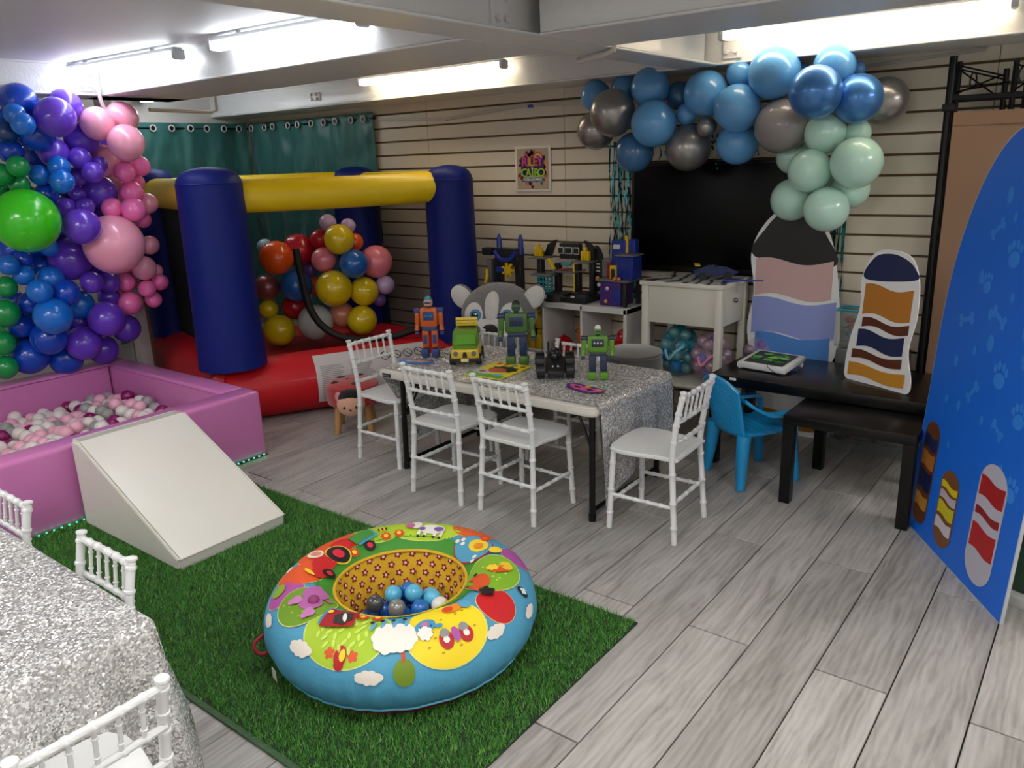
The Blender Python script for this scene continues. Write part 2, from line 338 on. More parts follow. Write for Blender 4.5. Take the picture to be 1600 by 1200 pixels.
# ---------------------------------------------------------------- teal curtains on eyelets
teal = mat('teal_satin', '#2f6f6a', .42, sheen=.3, bump=.15, bscale=9, vary=.06, vscale=8)
eyelet_m = mat('chrome_eyelet', '#e6e8ea', .25, .35)
rod_m = mat('dark_rod', '#2c2e30', .35, .8)
def curtain(p0, p1, ztop, zbot, nfold, neye, label, seed):
    p0 = Vector(p0); p1 = Vector(p1); d = (p1-p0); Lc = d.length; d.normalize(); nrm = Vector((-d.y, d.x, 0))
    if nrm.dot(Vector((0, 0, 0))-p0) < 0: nrm = -nrm
    t = thing('curtain', label, 'curtain', (0, 0, 0), 0, 'teal eyelet curtains')
    def fn(u, v):
        z = ztop+(zbot-ztop)*v
        w = .018*math.sin(u*nfold*2*PI+seed) * (.5+.9*v) + .02*fbm((u*9+seed, v*5, seed)) + .012*fbm((u*22, v*14+seed, 3)) + .006*math.sin(v*38+3*fbm((u*6, v*2, seed)))*(.4+fbm((u*3, v*4, 1)))
        p = p0 + d*(Lc*u) + nrm*(w+.035); return (p.x, p.y, z)
    MB().grid(fn, 140, 90).build('drape', teal, t, angle=180)
    MB().tube([p0-d*.05+nrm*.03+Vector((0, 0, ztop-.045)), p1+d*.02+nrm*.03+Vector((0, 0, ztop-.045))], .009, 10).build('rod', rod_m, t)
    for k in range(neye):
        u = (k+.5)/neye; x, y, z = fn(u, .0); c = Vector((x, y, ztop-.045)) + nrm*.02
        ring = [c + .024*(d*math.cos(a) + Vector((0, 0, 1))*math.sin(a)) for a in np.linspace(0, 2*PI, 18, endpoint=False)]
        e = MB().tube(ring, .0062, 6, closed=True).build('eyelet', eyelet_m, t)
        MB().tube([c-nrm*.002, c+nrm*.001], .019, 12).build('eyelet_hole', rod_m, e)
curtain((LEFT_X+.0, 3.02, 0), (LEFT_X+.0, 4.47, 0), 1.985, .25, 5, 9, 'teal satin eyelet curtain on the side wall, beyond the pink balloons', 1.3)
curtain((LEFT_X+.04, WALL_Y-.02, 0), (-4.80, WALL_Y-.02, 0), 1.985, .25, 6, 10, 'teal satin eyelet curtain covering the corner end of the slat wall', 4.1)

# ---------------------------------------------------------------- poster
po = thing('poster', 'square kids lounge poster with rainbow lettering pinned on the slat wall', 'poster', (-3.292, WALL_Y-.022, 1.529))
MB().rbox((0, 0, 0), (.302, .006, .302), .002).build('white_border', mat('poster_white', '#e6dfd6', .5), po)
MB().box((0, -.0036, 0), (.262, .002, .268)).build('print_ground', mat('poster_tan', '#b5a184', .5), po, smooth=False)
PM = Matrix.Rotation(PI/2, 4, 'X')
def on_poster(x, z, y=-.0052): return Matrix.Translation((x, y, z)) @ PM
def pdisc(x, z, r, hexc, name='dot', y=-.0049):
    MB().cyl((x, y+.0006, z), (x, y, z), r, 12).build(name, mat('print_'+hexc[1:], hexc, .5), po)
rp_ = random.Random(3)
for k in range(58):
    a = rp_.uniform(0, 2*PI); rr = rp_.uniform(.088, .118); x = rr*math.cos(a)*1.02; z = rr*math.sin(a)*1.05
    pdisc(x, z, rp_.uniform(.004, .016), rp_.choice(['#d3333a', '#e0556f', '#3e8f96', '#e88a3a', '#2d3350', '#c23f8c', '#b06a4a', '#e46a7a', '#57306b']))
for r, h in ((.04, '#d23a34'), (.034, '#ef8a3c'), (.028, '#efc640'), (.022, '#3fa0b0'), (.015, '#2f4a86')):
    MB().prism([(r*math.cos(a), r*math.sin(a)) for a in np.linspace(0, PI, 18)], .0008, Matrix.Translation((.048, -.0052-.0001*(.04-r)*100, .07)) @ PM).build('rainbow_band', mat('print_'+h[1:], h, .5), po)
MB().rbox((0, -.0053, .018), (.19, .001, .125), .0004).build('letter_ground', mat('print_plum', '#3a2350', .5), po)
for ch, x, h in zip('RILEY', (-.066, -.032, -.008, .026, .064), ('#e0449a', '#f0913a', '#f2b23e', '#ee6b34', '#dc3fa4')):
    text_mesh(ch, .084, mat('print_'+h[1:], h, .45), 'letter', po, on_poster(x, .046, -.0068))
text_mesh('&', .026, mat('print_cream', '#e9d8e4', .45), 'letter', po, on_poster(0, .006, -.0075))
for ch, x in zip('CAIRO', (-.07, -.032, .002, .034, .074)):
    text_mesh(ch, .078, mat('print_lime', '#9ccf33', .45), 'letter', po, on_poster(x, -.027, -.0068))
MB().rbox((0, -.0058, -.071), (.176, .001, .026), .0004).build('name_band', mat('print_teal', '#2f7d86', .5), po)
text_mesh('KIDS LOUNGE', .0235, mat('print_white', '#eef2f0', .45), 'lettering', po, on_poster(0, -.071, -.0068), spacing=1.05)

# ---------------------------------------------------------------- bouncy house
navy_pvc = mat('navy_vinyl', '#0e1f74', .5, spec=.25, bump=.12, bscale=7, coat=0, vary=.05)
yellow_pvc = mat('yellow_vinyl', '#f2cf0a', .42, bump=.12, bscale=6, coat=.1, vary=.04)
red_pvc = mat('red_vinyl', '#c80f1e', .45, spec=.35, bump=.18, bscale=6, coat=.1, vary=.05)
bh = thing('bouncy_house', 'inflatable bouncy house with navy posts, yellow beams and red base', 'bouncy house')
LF = Vector((-4.5, 2.81, 0)); RF = Vector((-3.775, 4.20, 0)); BR = Vector((-4.86, 4.31, 0)); BL = Vector((-5.85, 3.2, 0))
def post(p, r, z0, z1):
    prof = [(r*1.06, 0), (r*1.04, .1)] + [(r*(1.02-.05*i/6), .1+(z1-z0-.2)*i/6) for i in range(1, 7)]
    top = z1-z0-.1; prof += [(r*.97, top), (r*.955, top+.008), (r*.93, top+.03), (r*.8, top+.065), (r*.5, top+.09), (r*.2, top+.099), (0, top+.101)]
    o = MB().lathe(prof, 40, (p.x, p.y, z0)).build('post', navy_pvc, bh)
    ring = [(p.x+r*.965*math.cos(a), p.y+r*.965*math.sin(a), z0+top+.004) for a in np.linspace(0, 2*PI, 48, endpoint=False)]
    MB().tube(ring, .004, 5, closed=True).build('seam', navy_pvc, o)
post(LF+Vector((.05, -.02, 0)), .200, .385, 1.615); post(RF, .172, .36, 1.575); post(BR, .18, .36, 1.585); post(BL, .16, .37, 1.62)
def bulge_tube(a, b, r, m, name, z, sag=0, n=28, ov=0, seg=24, squash=1):
    a = Vector((a.x, a.y, z)); b = Vector((b.x, b.y, z)); d = (b-a); L = d.length; d.normalize(); a = a-d*ov; b = b+d*ov
    P = []; R = []
    for i in range(seg+1):
        u = i/seg; P.append(a.lerp(b, u) + Vector((0, 0, -sag*4*u*(1-u)))); e = min(u, 1-u)*((b-a).length)
        R.append(r*(math.sqrt(max(0, 1-(1-min(1, e/(r*.5)))**2))*.45+.55) if ov else r)
    return MB().tube(P, R, n).build(name, m, bh)
bulge_tube(LF, RF, .102, yellow_pvc, 'beam', 1.437, .008)
bulge_tube(BL, BR, .09, yellow_pvc, 'beam', 1.46)
bulge_tube(LF, BL, .105, yellow_pvc, 'beam', 1.445)
bulge_tube(RF, BR, .09, yellow_pvc, 'beam', 1.45)
bulge_tube(LF, RF, .2, red_pvc, 'base_tube', .202, ov=.13)
bulge_tube(BL, BR, .16, red_pvc, 'base_tube', .2, ov=.02)
bulge_tube(LF, BL, .2, red_pvc, 'base_tube', .206, ov=.15)
bulge_tube(RF, BR, .165, red_pvc, 'base_tube', .2, ov=.02)
bed = MB().prism([(p.x, p.y) for p in (LF, RF, BR, BL)], .3); bed.build('bounce_bed', mat('red_bed', '#96101c', .5, bump=.2, bscale=5), bh)
MB().tube([(-4.72, 2.98, .40), (-5.62, 3.24, .44)], .07, 14).build('inner_bolster', mat('amber_vinyl', '#e29a12', .45, bump=.3, bscale=14), bh)
# warning panel printed on the front tube
fd = (RF-LF).normalized(); fo_ = Vector((fd.y, -fd.x, 0))
def on_front(u, ang, off=.003, r=.2): return LF + fd*u + fo_*((r+off)*math.cos(ang)) + Vector((0, 0, .202+(r+off)*math.sin(ang)))
wp = MB().grid(lambda a, b: on_front(.50+.80*a, math.radians(-35+100*b)), 26, 14).build('warning_panel', mat('panel_white', '#cfc9ca', .5), bh)
pt = mat('panel_print', '#8a8486', .6)
for rowi in range(21):
    a0 = math.radians(-30+3.3*rowi)
    for c0 in (.53, .73):
        w_ = .17*(.75+.25*random.random())
        MB().grid(lambda a, b: on_front(c0+w_*a, a0+.021*b, .0042), 8, 2).build('text_line', pt, wp)
pk = mat('panel_black', '#2a2426', .6)
for c0 in (.98, 1.06, 1.14, 1.22):
    ring = [on_front(c0+.032*math.cos(t), math.radians(42)+.032/.218*math.sin(t), .005) for t in np.linspace(0, 2*PI, 22, endpoint=False)]
    o = MB().tube(ring, .0025, 4, closed=True).build('warning_ring', pk, wp)
    MB().tube([on_front(c0-.022, math.radians(42)+.1, .005), on_front(c0+.022, math.radians(42)-.1, .005)], .0025, 4).build('slash', pk, o)
# mesh netting on the far side
net = mat('black_net', '#0b0c10', .7, alpha=.38)
MB().grid(lambda a, b: (BL.lerp(BR, a).x, BL.lerp(BR, a).y, .4+.95*b), 2, 2).build('safety_net', net, bh, smooth=False)
MB().grid(lambda a, b: (RF.lerp(BR, a).x, RF.lerp(BR, a).y+.02, .36+1.0*b), 2, 2).build('safety_net', net, bh, smooth=False)
MB().grid(lambda a, b: (LF.lerp(BL, a).x, LF.lerp(BL, a).y, .42+.95*b), 2, 2).build('safety_net', mat('black_screen', '#05060a', .8), bh, smooth=False)
# black foam strap lying into the house
HP = [(-4.62, 3.50, 1.045), (-4.60, 3.51, .85), (-4.57, 3.52, .66), (-4.50, 3.545, .52), (-4.38, 3.6, .43), (-4.22, 3.68, .395), (-4.03, 3.80, .42), (-3.93, 3.9, .455), (-3.85, 3.98, .462)]
def smooth_path(P, k=6):
    P = [Vector(p) for p in P]; out = []
    for i in range(len(P)-1):
        p0 = P[max(i-1, 0)]; p1 = P[i]; p2 = P[i+1]; p3 = P[min(i+2, len(P)-1)]
        for j in range(k):
            t = j/k; out.append(.5*((2*p1)+(p2-p0)*t+(2*p0-5*p1+4*p2-p3)*t*t+(3*p1-p0-3*p2+p3)*t**3))
    return out+[P[-1]]
tag(MB().tube(smooth_path(HP), .026, 12).build('foam_tube', mat('black_foam', '#0b0b0d', .6, bump=.1)), 'black foam tube bent upright in front of the bouncy house balloons', 'tube')

# ---------------------------------------------------------------- balloons
BCOL = {'royal': ('royal blue', '#0b49c8'), 'purple': ('purple', '#6a3fd0'), 'sky': ('bright blue', '#1273dc'), 'navy': ('dark blue', '#0a3f7c'), 'pink': ('light pink', '#fba9c4'),
        'hot': ('hot pink', '#ff7ac0'), 'green': ('green', '#12994a'), 'lime': ('lime green', '#3fd11c'), 'blue': ('sky blue', '#5d9fd8'), 'silver': ('silver', '#9a9794'), 'dusk': ('dusky blue', '#3f6f9c'),
        'warmgrey': ('warm grey', '#8d8685'), 'chromeblue': ('pearly blue', '#4a86cc'), 'mint': ('mint green', '#bfe6d4'), 'lilac': ('lilac', '#bda2cc'), 'yellow': ('yellow', '#dcc016'), 'orange': ('orange', '#ea5a12'),
        'red': ('crimson', '#b8122e'), 'rose': ('rose pink', '#e8818f'), 'cobalt': ('cobalt blue', '#1f63b4'), 'maroon': ('bronze maroon', '#8c4a4a'), 'violet': ('violet', '#6a4a9a'), 'white': ('greyish white', '#bfc9c8'), 'paleblue': ('pale blue', '#8fc0d8'), 'peach': ('peach', '#d98a70')}
bp_ = []
for i in range(0, 25):
    t = i/24*PI; r = math.sin(t); z = -math.cos(t); 
    bp_.append((r*(1-.05*max(0, -z)), z*1.06 if z < 0 else z))
body = [(.035, -1.17), (.045, -1.14), (.03, -1.11), (.05, -1.09), (.2, -1.04)] + [(r, z) for r, z in bp_[3:]]
BM_ = MB().lathe(body, 28).mesh('balloon', mat('balloon_base', '#888888', .3), angle=80)
def balloon_mat(k):
    metal = {'silver': .75, 'chromeblue': .55, 'maroon': .35}.get(k, 0)
    return mat('balloon_'+k, BCOL[k][1], .3 if metal else .24, metal, coat=.4)
def balloons(data, where, group, size):
    rk = {}
    for k in set(d[4] for d in data):
        for i, d in enumerate(sorted([d for d in data if d[4] == k], key=lambda d: -d[2])): rk[id(d)] = (i, len([1 for q in data if q[4] == k]))
    rs = sorted(d[3] for d in data); lo, hi = rs[len(rs)//3], rs[-max(1, len(rs)//8)]
    rnd = random.Random(11)
    for d in data:
        x, y, z, r, k = d; i, n = rk[id(d)]
        sz = 'small' if r < lo else ('big' if r >= hi else '')
        cn = BCOL[k][0]
        if n == 1: lab = f'only {cn} balloon {where}'
        elif i == n-1 and n > 2: lab = f'lowest {cn} balloon {where}'
        else: lab = f'{ORD[i]} {cn} balloon {where}'
        if sz: lab = sz + ' ' + lab
        o = link('balloon', BM_, None, (x, y, z)); setmat(o, balloon_mat(k)); o.scale = (r*.985, r*.985, r*.985)
        # the knot points back into the cluster
        back = Vector((x, y, z-1.6)).normalized() + Vector((rnd.uniform(-.7, .7), rnd.uniform(-.7, .7), rnd.uniform(-.9, .3)))
        o.rotation_euler = (-back).to_track_quat('Z', 'Y').to_euler()
        tag(o, lab, 'balloon', group)
GARLAND = [
(-4.808, 1.955, 1.987, 0.0958, 'royal'),
(-4.827, 2.197, 1.966, 0.0968, 'purple'),
(-4.643, 2.054, 1.898, 0.1062, 'purple'),
(-4.713, 1.886, 1.915, 0.0553, 'sky'),
(-4.626, 1.881, 1.86, 0.0597, 'sky'),
(-4.894, 1.883, 1.916, 0.0378, 'sky'),
(-4.803, 2.015, 1.821, 0.0944, 'royal'),
(-4.824, 1.871, 1.828, 0.058, 'navy'),
(-4.891, 1.898, 1.735, 0.0697, 'royal'),
(-4.88, 2.117, 1.724, 0.0832, 'purple'),
(-4.896, 2.293, 1.793, 0.0985, 'purple'),
(-4.744, 2.323, 1.874, 0.0947, 'pink'),
(-4.783, 2.49, 1.91, 0.0939, 'pink'),
(-4.641, 2.419, 1.765, 0.103, 'pink'),
(-4.924, 2.42, 1.677, 0.092, 'pink'),
(-4.814, 2.225, 1.689, 0.0622, 'purple'),
(-4.744, 2.25, 1.609, 0.0585, 'purple'),
(-4.829, 2.335, 1.651, 0.0486, 'purple'),
(-4.815, 2.473, 1.603, 0.0613, 'hot'),
(-4.843, 2.588, 1.634, 0.0606, 'hot'),
(-4.776, 1.876, 1.652, 0.0584, 'green'),
(-4.862, 1.822, 1.615, 0.0587, 'green'),
(-4.888, 1.908, 1.558, 0.0565, 'green'),
(-5.058, 1.869, 1.53, 0.0395, 'green'),
(-4.853, 2.008, 1.602, 0.057, 'sky'),
(-4.787, 2.09, 1.643, 0.0607, 'sky'),
(-4.713, 2.06, 1.564, 0.0654, 'sky'),
(-4.905, 2.048, 1.499, 0.0654, 'royal'),
(-4.911, 2.233, 1.587, 0.056, 'purple'),
(-4.985, 2.386, 1.492, 0.101, 'purple'),
(-5.072, 2.518, 1.501, 0.0801, 'pink'),
(-4.938, 2.598, 1.539, 0.0517, 'hot'),
(-4.873, 2.525, 1.481, 0.0705, 'hot'),
(-4.947, 2.656, 1.407, 0.0648, 'pink'),
(-4.788, 2.476, 1.382, 0.0735, 'hot'),
(-4.884, 2.397, 1.394, 0.0657, 'hot'),
(-5.004, 2.636, 1.308, 0.0531, 'hot'),
(-4.943, 2.162, 1.417, 0.0561, 'purple'),
(-4.883, 2.241, 1.419, 0.0527, 'purple'),
(-4.949, 2.237, 1.489, 0.0491, 'purple'),
(-4.743, 2.139, 1.312, 0.1024, 'purple'),
(-4.78, 1.865, 1.366, 0.1746, 'lime'),
(-4.832, 2.343, 1.187, 0.1771, 'pink'),
(-5.112, 2.199, 1.103, 0.1292, 'purple'),
(-5.043, 2.063, 1.189, 0.0529, 'sky'),
(-5.082, 2.697, 1.137, 0.063, 'pink'),
(-5.069, 2.627, 0.996, 0.0795, 'pink'),
(-5.137, 2.746, 0.96, 0.043, 'pink'),
(-5.084, 2.728, 0.889, 0.0556, 'hot'),
(-5.073, 2.628, 0.861, 0.0569, 'hot'),
(-5.135, 2.692, 0.774, 0.0559, 'hot'),
(-5.117, 2.519, 0.777, 0.0754, 'hot'),
(-5.164, 2.537, 0.91, 0.0629, 'hot'),
(-5.036, 1.825, 1.117, 0.0583, 'sky'),
(-5.062, 1.903, 1.047, 0.0596, 'sky'),
(-5.107, 1.934, 1.134, 0.0524, 'royal'),
(-5.086, 2.054, 1.002, 0.0806, 'sky'),
(-4.954, 1.929, 0.957, 0.0704, 'sky'),
(-4.982, 2.083, 0.924, 0.0803, 'royal'),
(-5.169, 2.226, 0.812, 0.0926, 'sky'),
(-4.957, 1.976, 0.802, 0.1094, 'sky'),
(-5.155, 2.006, 0.643, 0.1058, 'royal'),
(-5.311, 1.936, 0.526, 0.1154, 'royal'),
(-5.3, 2.14, 0.466, 0.1069, 'royal'),
(-5.258, 1.907, 0.731, 0.0778, 'royal'),
(-5.196, 1.954, 0.862, 0.0695, 'royal'),
(-5.13, 1.822, 0.987, 0.0632, 'green'),
(-5.163, 1.798, 0.833, 0.0863, 'green'),
(-5.243, 1.779, 0.647, 0.0764, 'green'),
(-5.258, 1.773, 0.497, 0.0733, 'green'),
(-5.015, 2.255, 0.959, 0.0689, 'purple'),
(-5.122, 2.409, 0.927, 0.0695, 'purple'),
(-5.208, 2.434, 0.826, 0.0709, 'purple'),
(-5.037, 2.318, 0.718, 0.1131, 'purple'),
(-5.221, 2.517, 0.6, 0.094, 'purple'),
(-5.144, 2.199, 0.573, 0.1093, 'purple'),
(-5.267, 2.365, 0.482, 0.0973, 'purple'),
(-5.247, 2.249, 0.694, 0.0656, 'purple'),
(-5.198, 2.052, 1.073, 0.062, 'royal'),
(-5.022, 2.1, 1.722, 0.0882, 'royal'),
(-5.018, 1.977, 1.478, 0.0803, 'green'),
(-5.219, 2.372, 1.138, 0.1057, 'purple'),
(-5.224, 2.592, 1.051, 0.1013, 'pink'),
(-5.066, 2.194, 1.391, 0.0842, 'royal'),
(-5.317, 1.91, 0.875, 0.07, 'royal'),
(-5.328, 2.035, 0.733, 0.08, 'royal'),
(-5.334, 2.446, 1.021, 0.0922, 'purple'),
(-5.291, 2.542, 0.841, 0.0769, 'hot'),
(-5.349, 2.216, 0.614, 0.083, 'royal'),
(-5.048, 2.504, 1.33, 0.0804, 'pink'),
(-5.108, 2.276, 1.536, 0.085, 'purple'),
(-5.169, 2.551, 1.603, 0.081, 'pink'),
(-5.107, 1.895, 1.394, 0.0806, 'green'),
(-5.175, 2.096, 1.397, 0.0763, 'royal'),
(-5.152, 1.952, 1.516, 0.0738, 'green'),
(-5.147, 2.083, 1.672, 0.0747, 'royal'),
(-5.221, 1.933, 1.185, 0.0833, 'royal'),
(-5.254, 2.089, 1.186, 0.0858, 'royal'),
(-5.366, 2.288, 1.182, 0.0896, 'purple'),
(-5.403, 1.908, 0.689, 0.0873, 'green'),
(-5.454, 2.023, 0.599, 0.0817, 'royal'),
(-5.389, 2.364, 0.647, 0.0935, 'purple'),
(-5.519, 2.262, 0.675, 0.0934, 'royal'),
(-5.184, 2.43, 1.334, 0.0889, 'purple'),
(-5.274, 2.176, 1.313, 0.0865, 'royal'),
(-4.968, 2.59, 1.712, 0.079, 'pink'),
(-5.033, 2.475, 1.772, 0.078, 'purple'),
(-5.215, 2.079, 1.782, 0.0748, 'navy'),
]
ARCH = [
(-2.618, 4.254, 1.941, 0.0911, 'blue'),
(-2.43, 4.265, 1.966, 0.0815, 'blue'),
(-2.227, 4.195, 1.955, 0.1106, 'blue'),
(-2.425, 4.12, 1.833, 0.1311, 'silver'),
(-2.603, 4.229, 1.745, 0.1145, 'silver'),
(-2.162, 4.115, 1.76, 0.1271, 'blue'),
(-2.334, 4.212, 1.612, 0.1148, 'dusk'),
(-2.008, 4.232, 1.625, 0.1281, 'silver'),
(-2.017, 4.224, 1.804, 0.0598, 'blue'),
(-1.88, 4.184, 1.73, 0.0551, 'silver'),
(-2.101, 4.305, 1.906, 0.0789, 'dusk'),
(-1.888, 4.179, 1.899, 0.1192, 'blue'),
(-1.707, 4.211, 1.987, 0.0797, 'blue'),
(-1.689, 4.126, 1.811, 0.122, 'blue'),
(-1.732, 4.252, 1.638, 0.1134, 'blue'),
(-1.515, 4.155, 1.967, 0.1311, 'blue'),
(-1.47, 4.171, 1.712, 0.1362, 'warmgrey'),
(-1.234, 4.186, 1.976, 0.1016, 'blue'),
(-1.262, 4.013, 1.853, 0.1236, 'chromeblue'),
(-1.106, 4.159, 1.818, 0.1154, 'chromeblue'),
(-1.035, 4.356, 1.808, 0.1157, 'silver'),
(-1.407, 4.259, 1.985, 0.0289, 'blue'),
(-1.153, 4.285, 1.961, 0.0373, 'blue'),
(-1.255, 4.181, 1.669, 0.101, 'mint'),
(-1.123, 4.259, 1.663, 0.066, 'mint'),
(-1.076, 4.104, 1.526, 0.1221, 'mint'),
(-1.298, 4.118, 1.492, 0.108, 'mint'),
(-1.446, 4.31, 1.559, 0.0905, 'mint'),
(-1.409, 4.212, 1.346, 0.1096, 'mint'),
(-1.195, 4.088, 1.308, 0.1102, 'mint'),
(-1.133, 4.244, 1.395, 0.0959, 'mint'),
(-1.236, 4.355, 1.4, 0.0729, 'mint'),
]
HOUSE_BALLOONS = [
(-4.615, 3.803, 1.201, 0.0626, 'lilac'),
(-4.508, 3.899, 1.172, 0.0559, 'lilac'),
(-4.469, 3.771, 1.089, 0.1098, 'yellow'),
(-4.488, 3.929, 1.054, 0.0657, 'orange'),
(-4.707, 3.792, 1.079, 0.0753, 'red'),
(-4.864, 3.707, 1.003, 0.1234, 'red'),
(-4.83, 3.485, 0.974, 0.1242, 'orange'),
(-5.03, 3.54, 1.038, 0.0613, 'paleblue'),
(-4.639, 3.754, 0.937, 0.0936, 'rose'),
(-4.415, 3.841, 0.91, 0.1066, 'cobalt'),
(-4.407, 4.052, 0.899, 0.1238, 'rose'),
(-4.998, 3.492, 0.748, 0.0994, 'maroon'),
(-4.812, 3.616, 0.753, 0.118, 'cobalt'),
(-4.527, 3.73, 0.737, 0.135, 'yellow'),
(-4.429, 3.928, 0.695, 0.109, 'yellow'),
(-4.354, 4.074, 0.727, 0.0718, 'lilac'),
(-4.414, 4.054, 0.614, 0.0531, 'violet'),
(-4.912, 3.653, 0.585, 0.0966, 'red'),
(-4.804, 3.791, 0.728, 0.0724, 'orange'),
(-5.014, 3.497, 0.583, 0.0717, 'yellow'),
(-4.926, 3.508, 0.429, 0.1195, 'yellow'),
(-4.698, 3.667, 0.485, 0.1332, 'white'),
(-4.433, 3.888, 0.485, 0.112, 'yellow'),
(-4.623, 3.865, 0.511, 0.0967, 'peach'),
(-4.835, 3.777, 0.853, 0.0577, 'violet'),
]
balloons(GARLAND, 'in the rainbow balloon garland', 'rainbow garland balloons', 1)
balloons(ARCH, 'in the arch over the television', 'television arch balloons', 1)
balloons(HOUSE_BALLOONS, 'piled inside the bouncy house', 'bouncy house balloons', 1)

# ---------------------------------------------------------------- pink ball pit
pinkv = mat('pink_vinyl', '#d17cba', .3, bump=.28, bscale=4, coat=.35, vary=.05, vscale=3)
PX_F, PX_B, PY_A, PY_B, PZ, PT = -3.79, -5.40, .95, 2.52, .385, .15
pit = thing('ball_pit', 'pink vinyl foam ball pit under the balloon garland', 'ball pit')
def foam(c, d, name='foam_wall'):
    bm = MB(); bm.rbox((0, 0, 0), d, .022, 4); V = []
    for p in bm.v:
        q = Vector(p)+Vector(c); V.append(p)
    bm.v = V; return bm.build(name, pinkv, pit, loc=c)
ym = (PY_A+PY_B)/2; xm = (PX_F+PX_B)/2
foam((PX_F-PT/2, ym, PZ/2), (PT, PY_B-PY_A, PZ)); foam((PX_B+PT/2, ym, PZ/2), (PT, PY_B-PY_A, PZ))
foam((xm, PY_B-PT/2, PZ/2), (PX_F-PX_B-2*PT-.006, PT, PZ)); foam((xm, PY_A+PT/2, PZ/2), (PX_F-PX_B-2*PT-.006, PT, PZ))
MB().box((xm, ym, .02), (PX_F-PX_B-.3, PY_B-PY_A-.3, .03)).build('base_mat', pinkv, pit, smooth=False)
seam_m = mat('pit_seam', '#a8569a', .4)
MB().tube([(PX_F-.02, PY_A, PZ-.012), (PX_F-.02, PY_B, PZ-.012)], .003, 5).build('seam', seam_m, pit)
MB().tube([(PX_B+PT+.002, PY_A+PT, PZ-.018), (PX_B+PT+.002, PY_B-PT, PZ-.018)], .003, 5).build('seam', seam_m, pit)
MB().tube([(PX_F-PT, PY_B-PT+.002, PZ-.018), (PX_B+PT, PY_B-PT+.002, PZ-.018)], .003, 5).build('seam', seam_m, pit)
MB().box((PX_B+PT+.012, PY_B-PT-.004, .25), (.004, .004, .24)).build('zip_flap', mat('dark_zip', '#3a1a35', .6), pit, smooth=False)
# green LED strip tucked under the pit
led = thing('led_strip', 'green LED strip glowing along the floor under the pink pit', 'led strip', (PX_F+.012, 0, .006))
MB().box((0, 1.72, 0), (.01, 1.58, .004)).build('strip_tape', mat('led_tape', '#1b2b22', .5), led, smooth=False)
lm = MB().ball((0, 0, 0), (.0045, .0045, .0035), 8, 5).mesh('diode', mat('green_led', '#18c060', .4, emit=((.02, 1., .30), 3.2)))
for k in range(46): link('diode', lm, led, (.003, .955+k*.034, .004))

# pit balls: the visible top layer one by one, the fill beneath as one mass
r_ = .0405
bm0 = MB().ball((0, 0, 0), r_, 20, 14).mesh('pit_ball', mat('ball_base', '#999999', .3))
PB = {'pearl white': ('#e2dad6', .22), 'pale pink': ('#eeb0c6', .3), 'magenta': ('#8a0f5e', .25), 'soft grey': ('#9c9a9a', .35)}
def ballm(n): return mat('pitball_'+n.replace(' ', '_'), PB[n][0], PB[n][1], coat=.3)
rnd = random.Random(21); fill = MB()
xs0, xs1, ys0, ys1 = PX_B+PT+r_, PX_F-PT-r_, PY_A+PT+r_, PY_B-PT-r_
def lvl(x, y): return .165 + .05*(x-xs0)/(xs1-xs0) + .05*max(0, (y-2.0)/.35)*max(0, 1-abs(x+4.75)/.5) + .018*fbm((x*6, y*6, 1))
row = 0; y = ys0
while y <= ys1+.001:
    x = xs0 + (row % 2)*r_
    while x <= xs1+.001:
        jx, jy = rnd.uniform(-.010, .010), rnd.uniform(-.010, .010); z = lvl(x, y) + rnd.uniform(-.02, .03)
        z_ = rnd.random(); n = 'pearl white' if z_ < .42 else 'pale pink' if z_ < .78 else 'magenta' if z_ < .9 else 'soft grey'
        if y > 1.32 and not (y < 1.42 and x < -4.6):
            o = link('pit_ball', bm0, None, (min(max(x+jx, xs0), xs1), min(max(y+jy, ys0), ys1), z)); setmat(o, ballm(n))
            tag(o, f'{n} plastic ball in the pink ball pit', 'ball', f'{n} balls in the pink pit')
        else: fill.ball((x, y, z), r_, 10, 7)
        fill.ball((x+.01, min(y+.035, ys1), z-.058), r_, 8, 6)
        x += r_*2.12
    y += r_*1.9; row += 1
fo2 = fill.build('pit_ball_fill', ballm('pale pink')); fo2['kind'] = 'stuff'; tag(fo2, 'lower layers of pink balls filling the ball pit', 'balls')

# ---------------------------------------------------------------- white wedge ramp
wed = thing('foam_wedge', 'off-white vinyl foam wedge ramp leaning down from the pink pit', 'foam ramp', (0, 1.455, 0))
wpoly = [(-3.735, .0), (-2.918, .0), (-2.912, .058), (-3.655, .425), (-3.735, .425)]
wm = Matrix(((1, 0, 0, 0), (0, 0, 1, 0), (0, 1, 0, 0), (0, 0, 0, 1)))
whitev = mat('white_vinyl', '#e2dfd5', .38, bump=.06, bscale=7, coat=.15, vary=.025, vscale=4)
MB().prism([(p[0], p[1]+.001) for p in wpoly], .53, wm, bev=.012).build('wedge_body', whitev, wed)
for yy in (.004, .526):
    MB().tube([(-3.66, yy, .423), (-2.915, yy, .056)], .0045, 6).build('piped_seam', whitev, wed)
MB().tube([(-2.912, .006, .057), (-2.912, .524, .057)], .004, 6).build('piped_seam', whitev, wed)
MB().box((-3.69, .265, .4265), (.05, .5, .003)).build('zip_strip', mat('white_zip', '#b9b7ae', .5), wed, smooth=False)

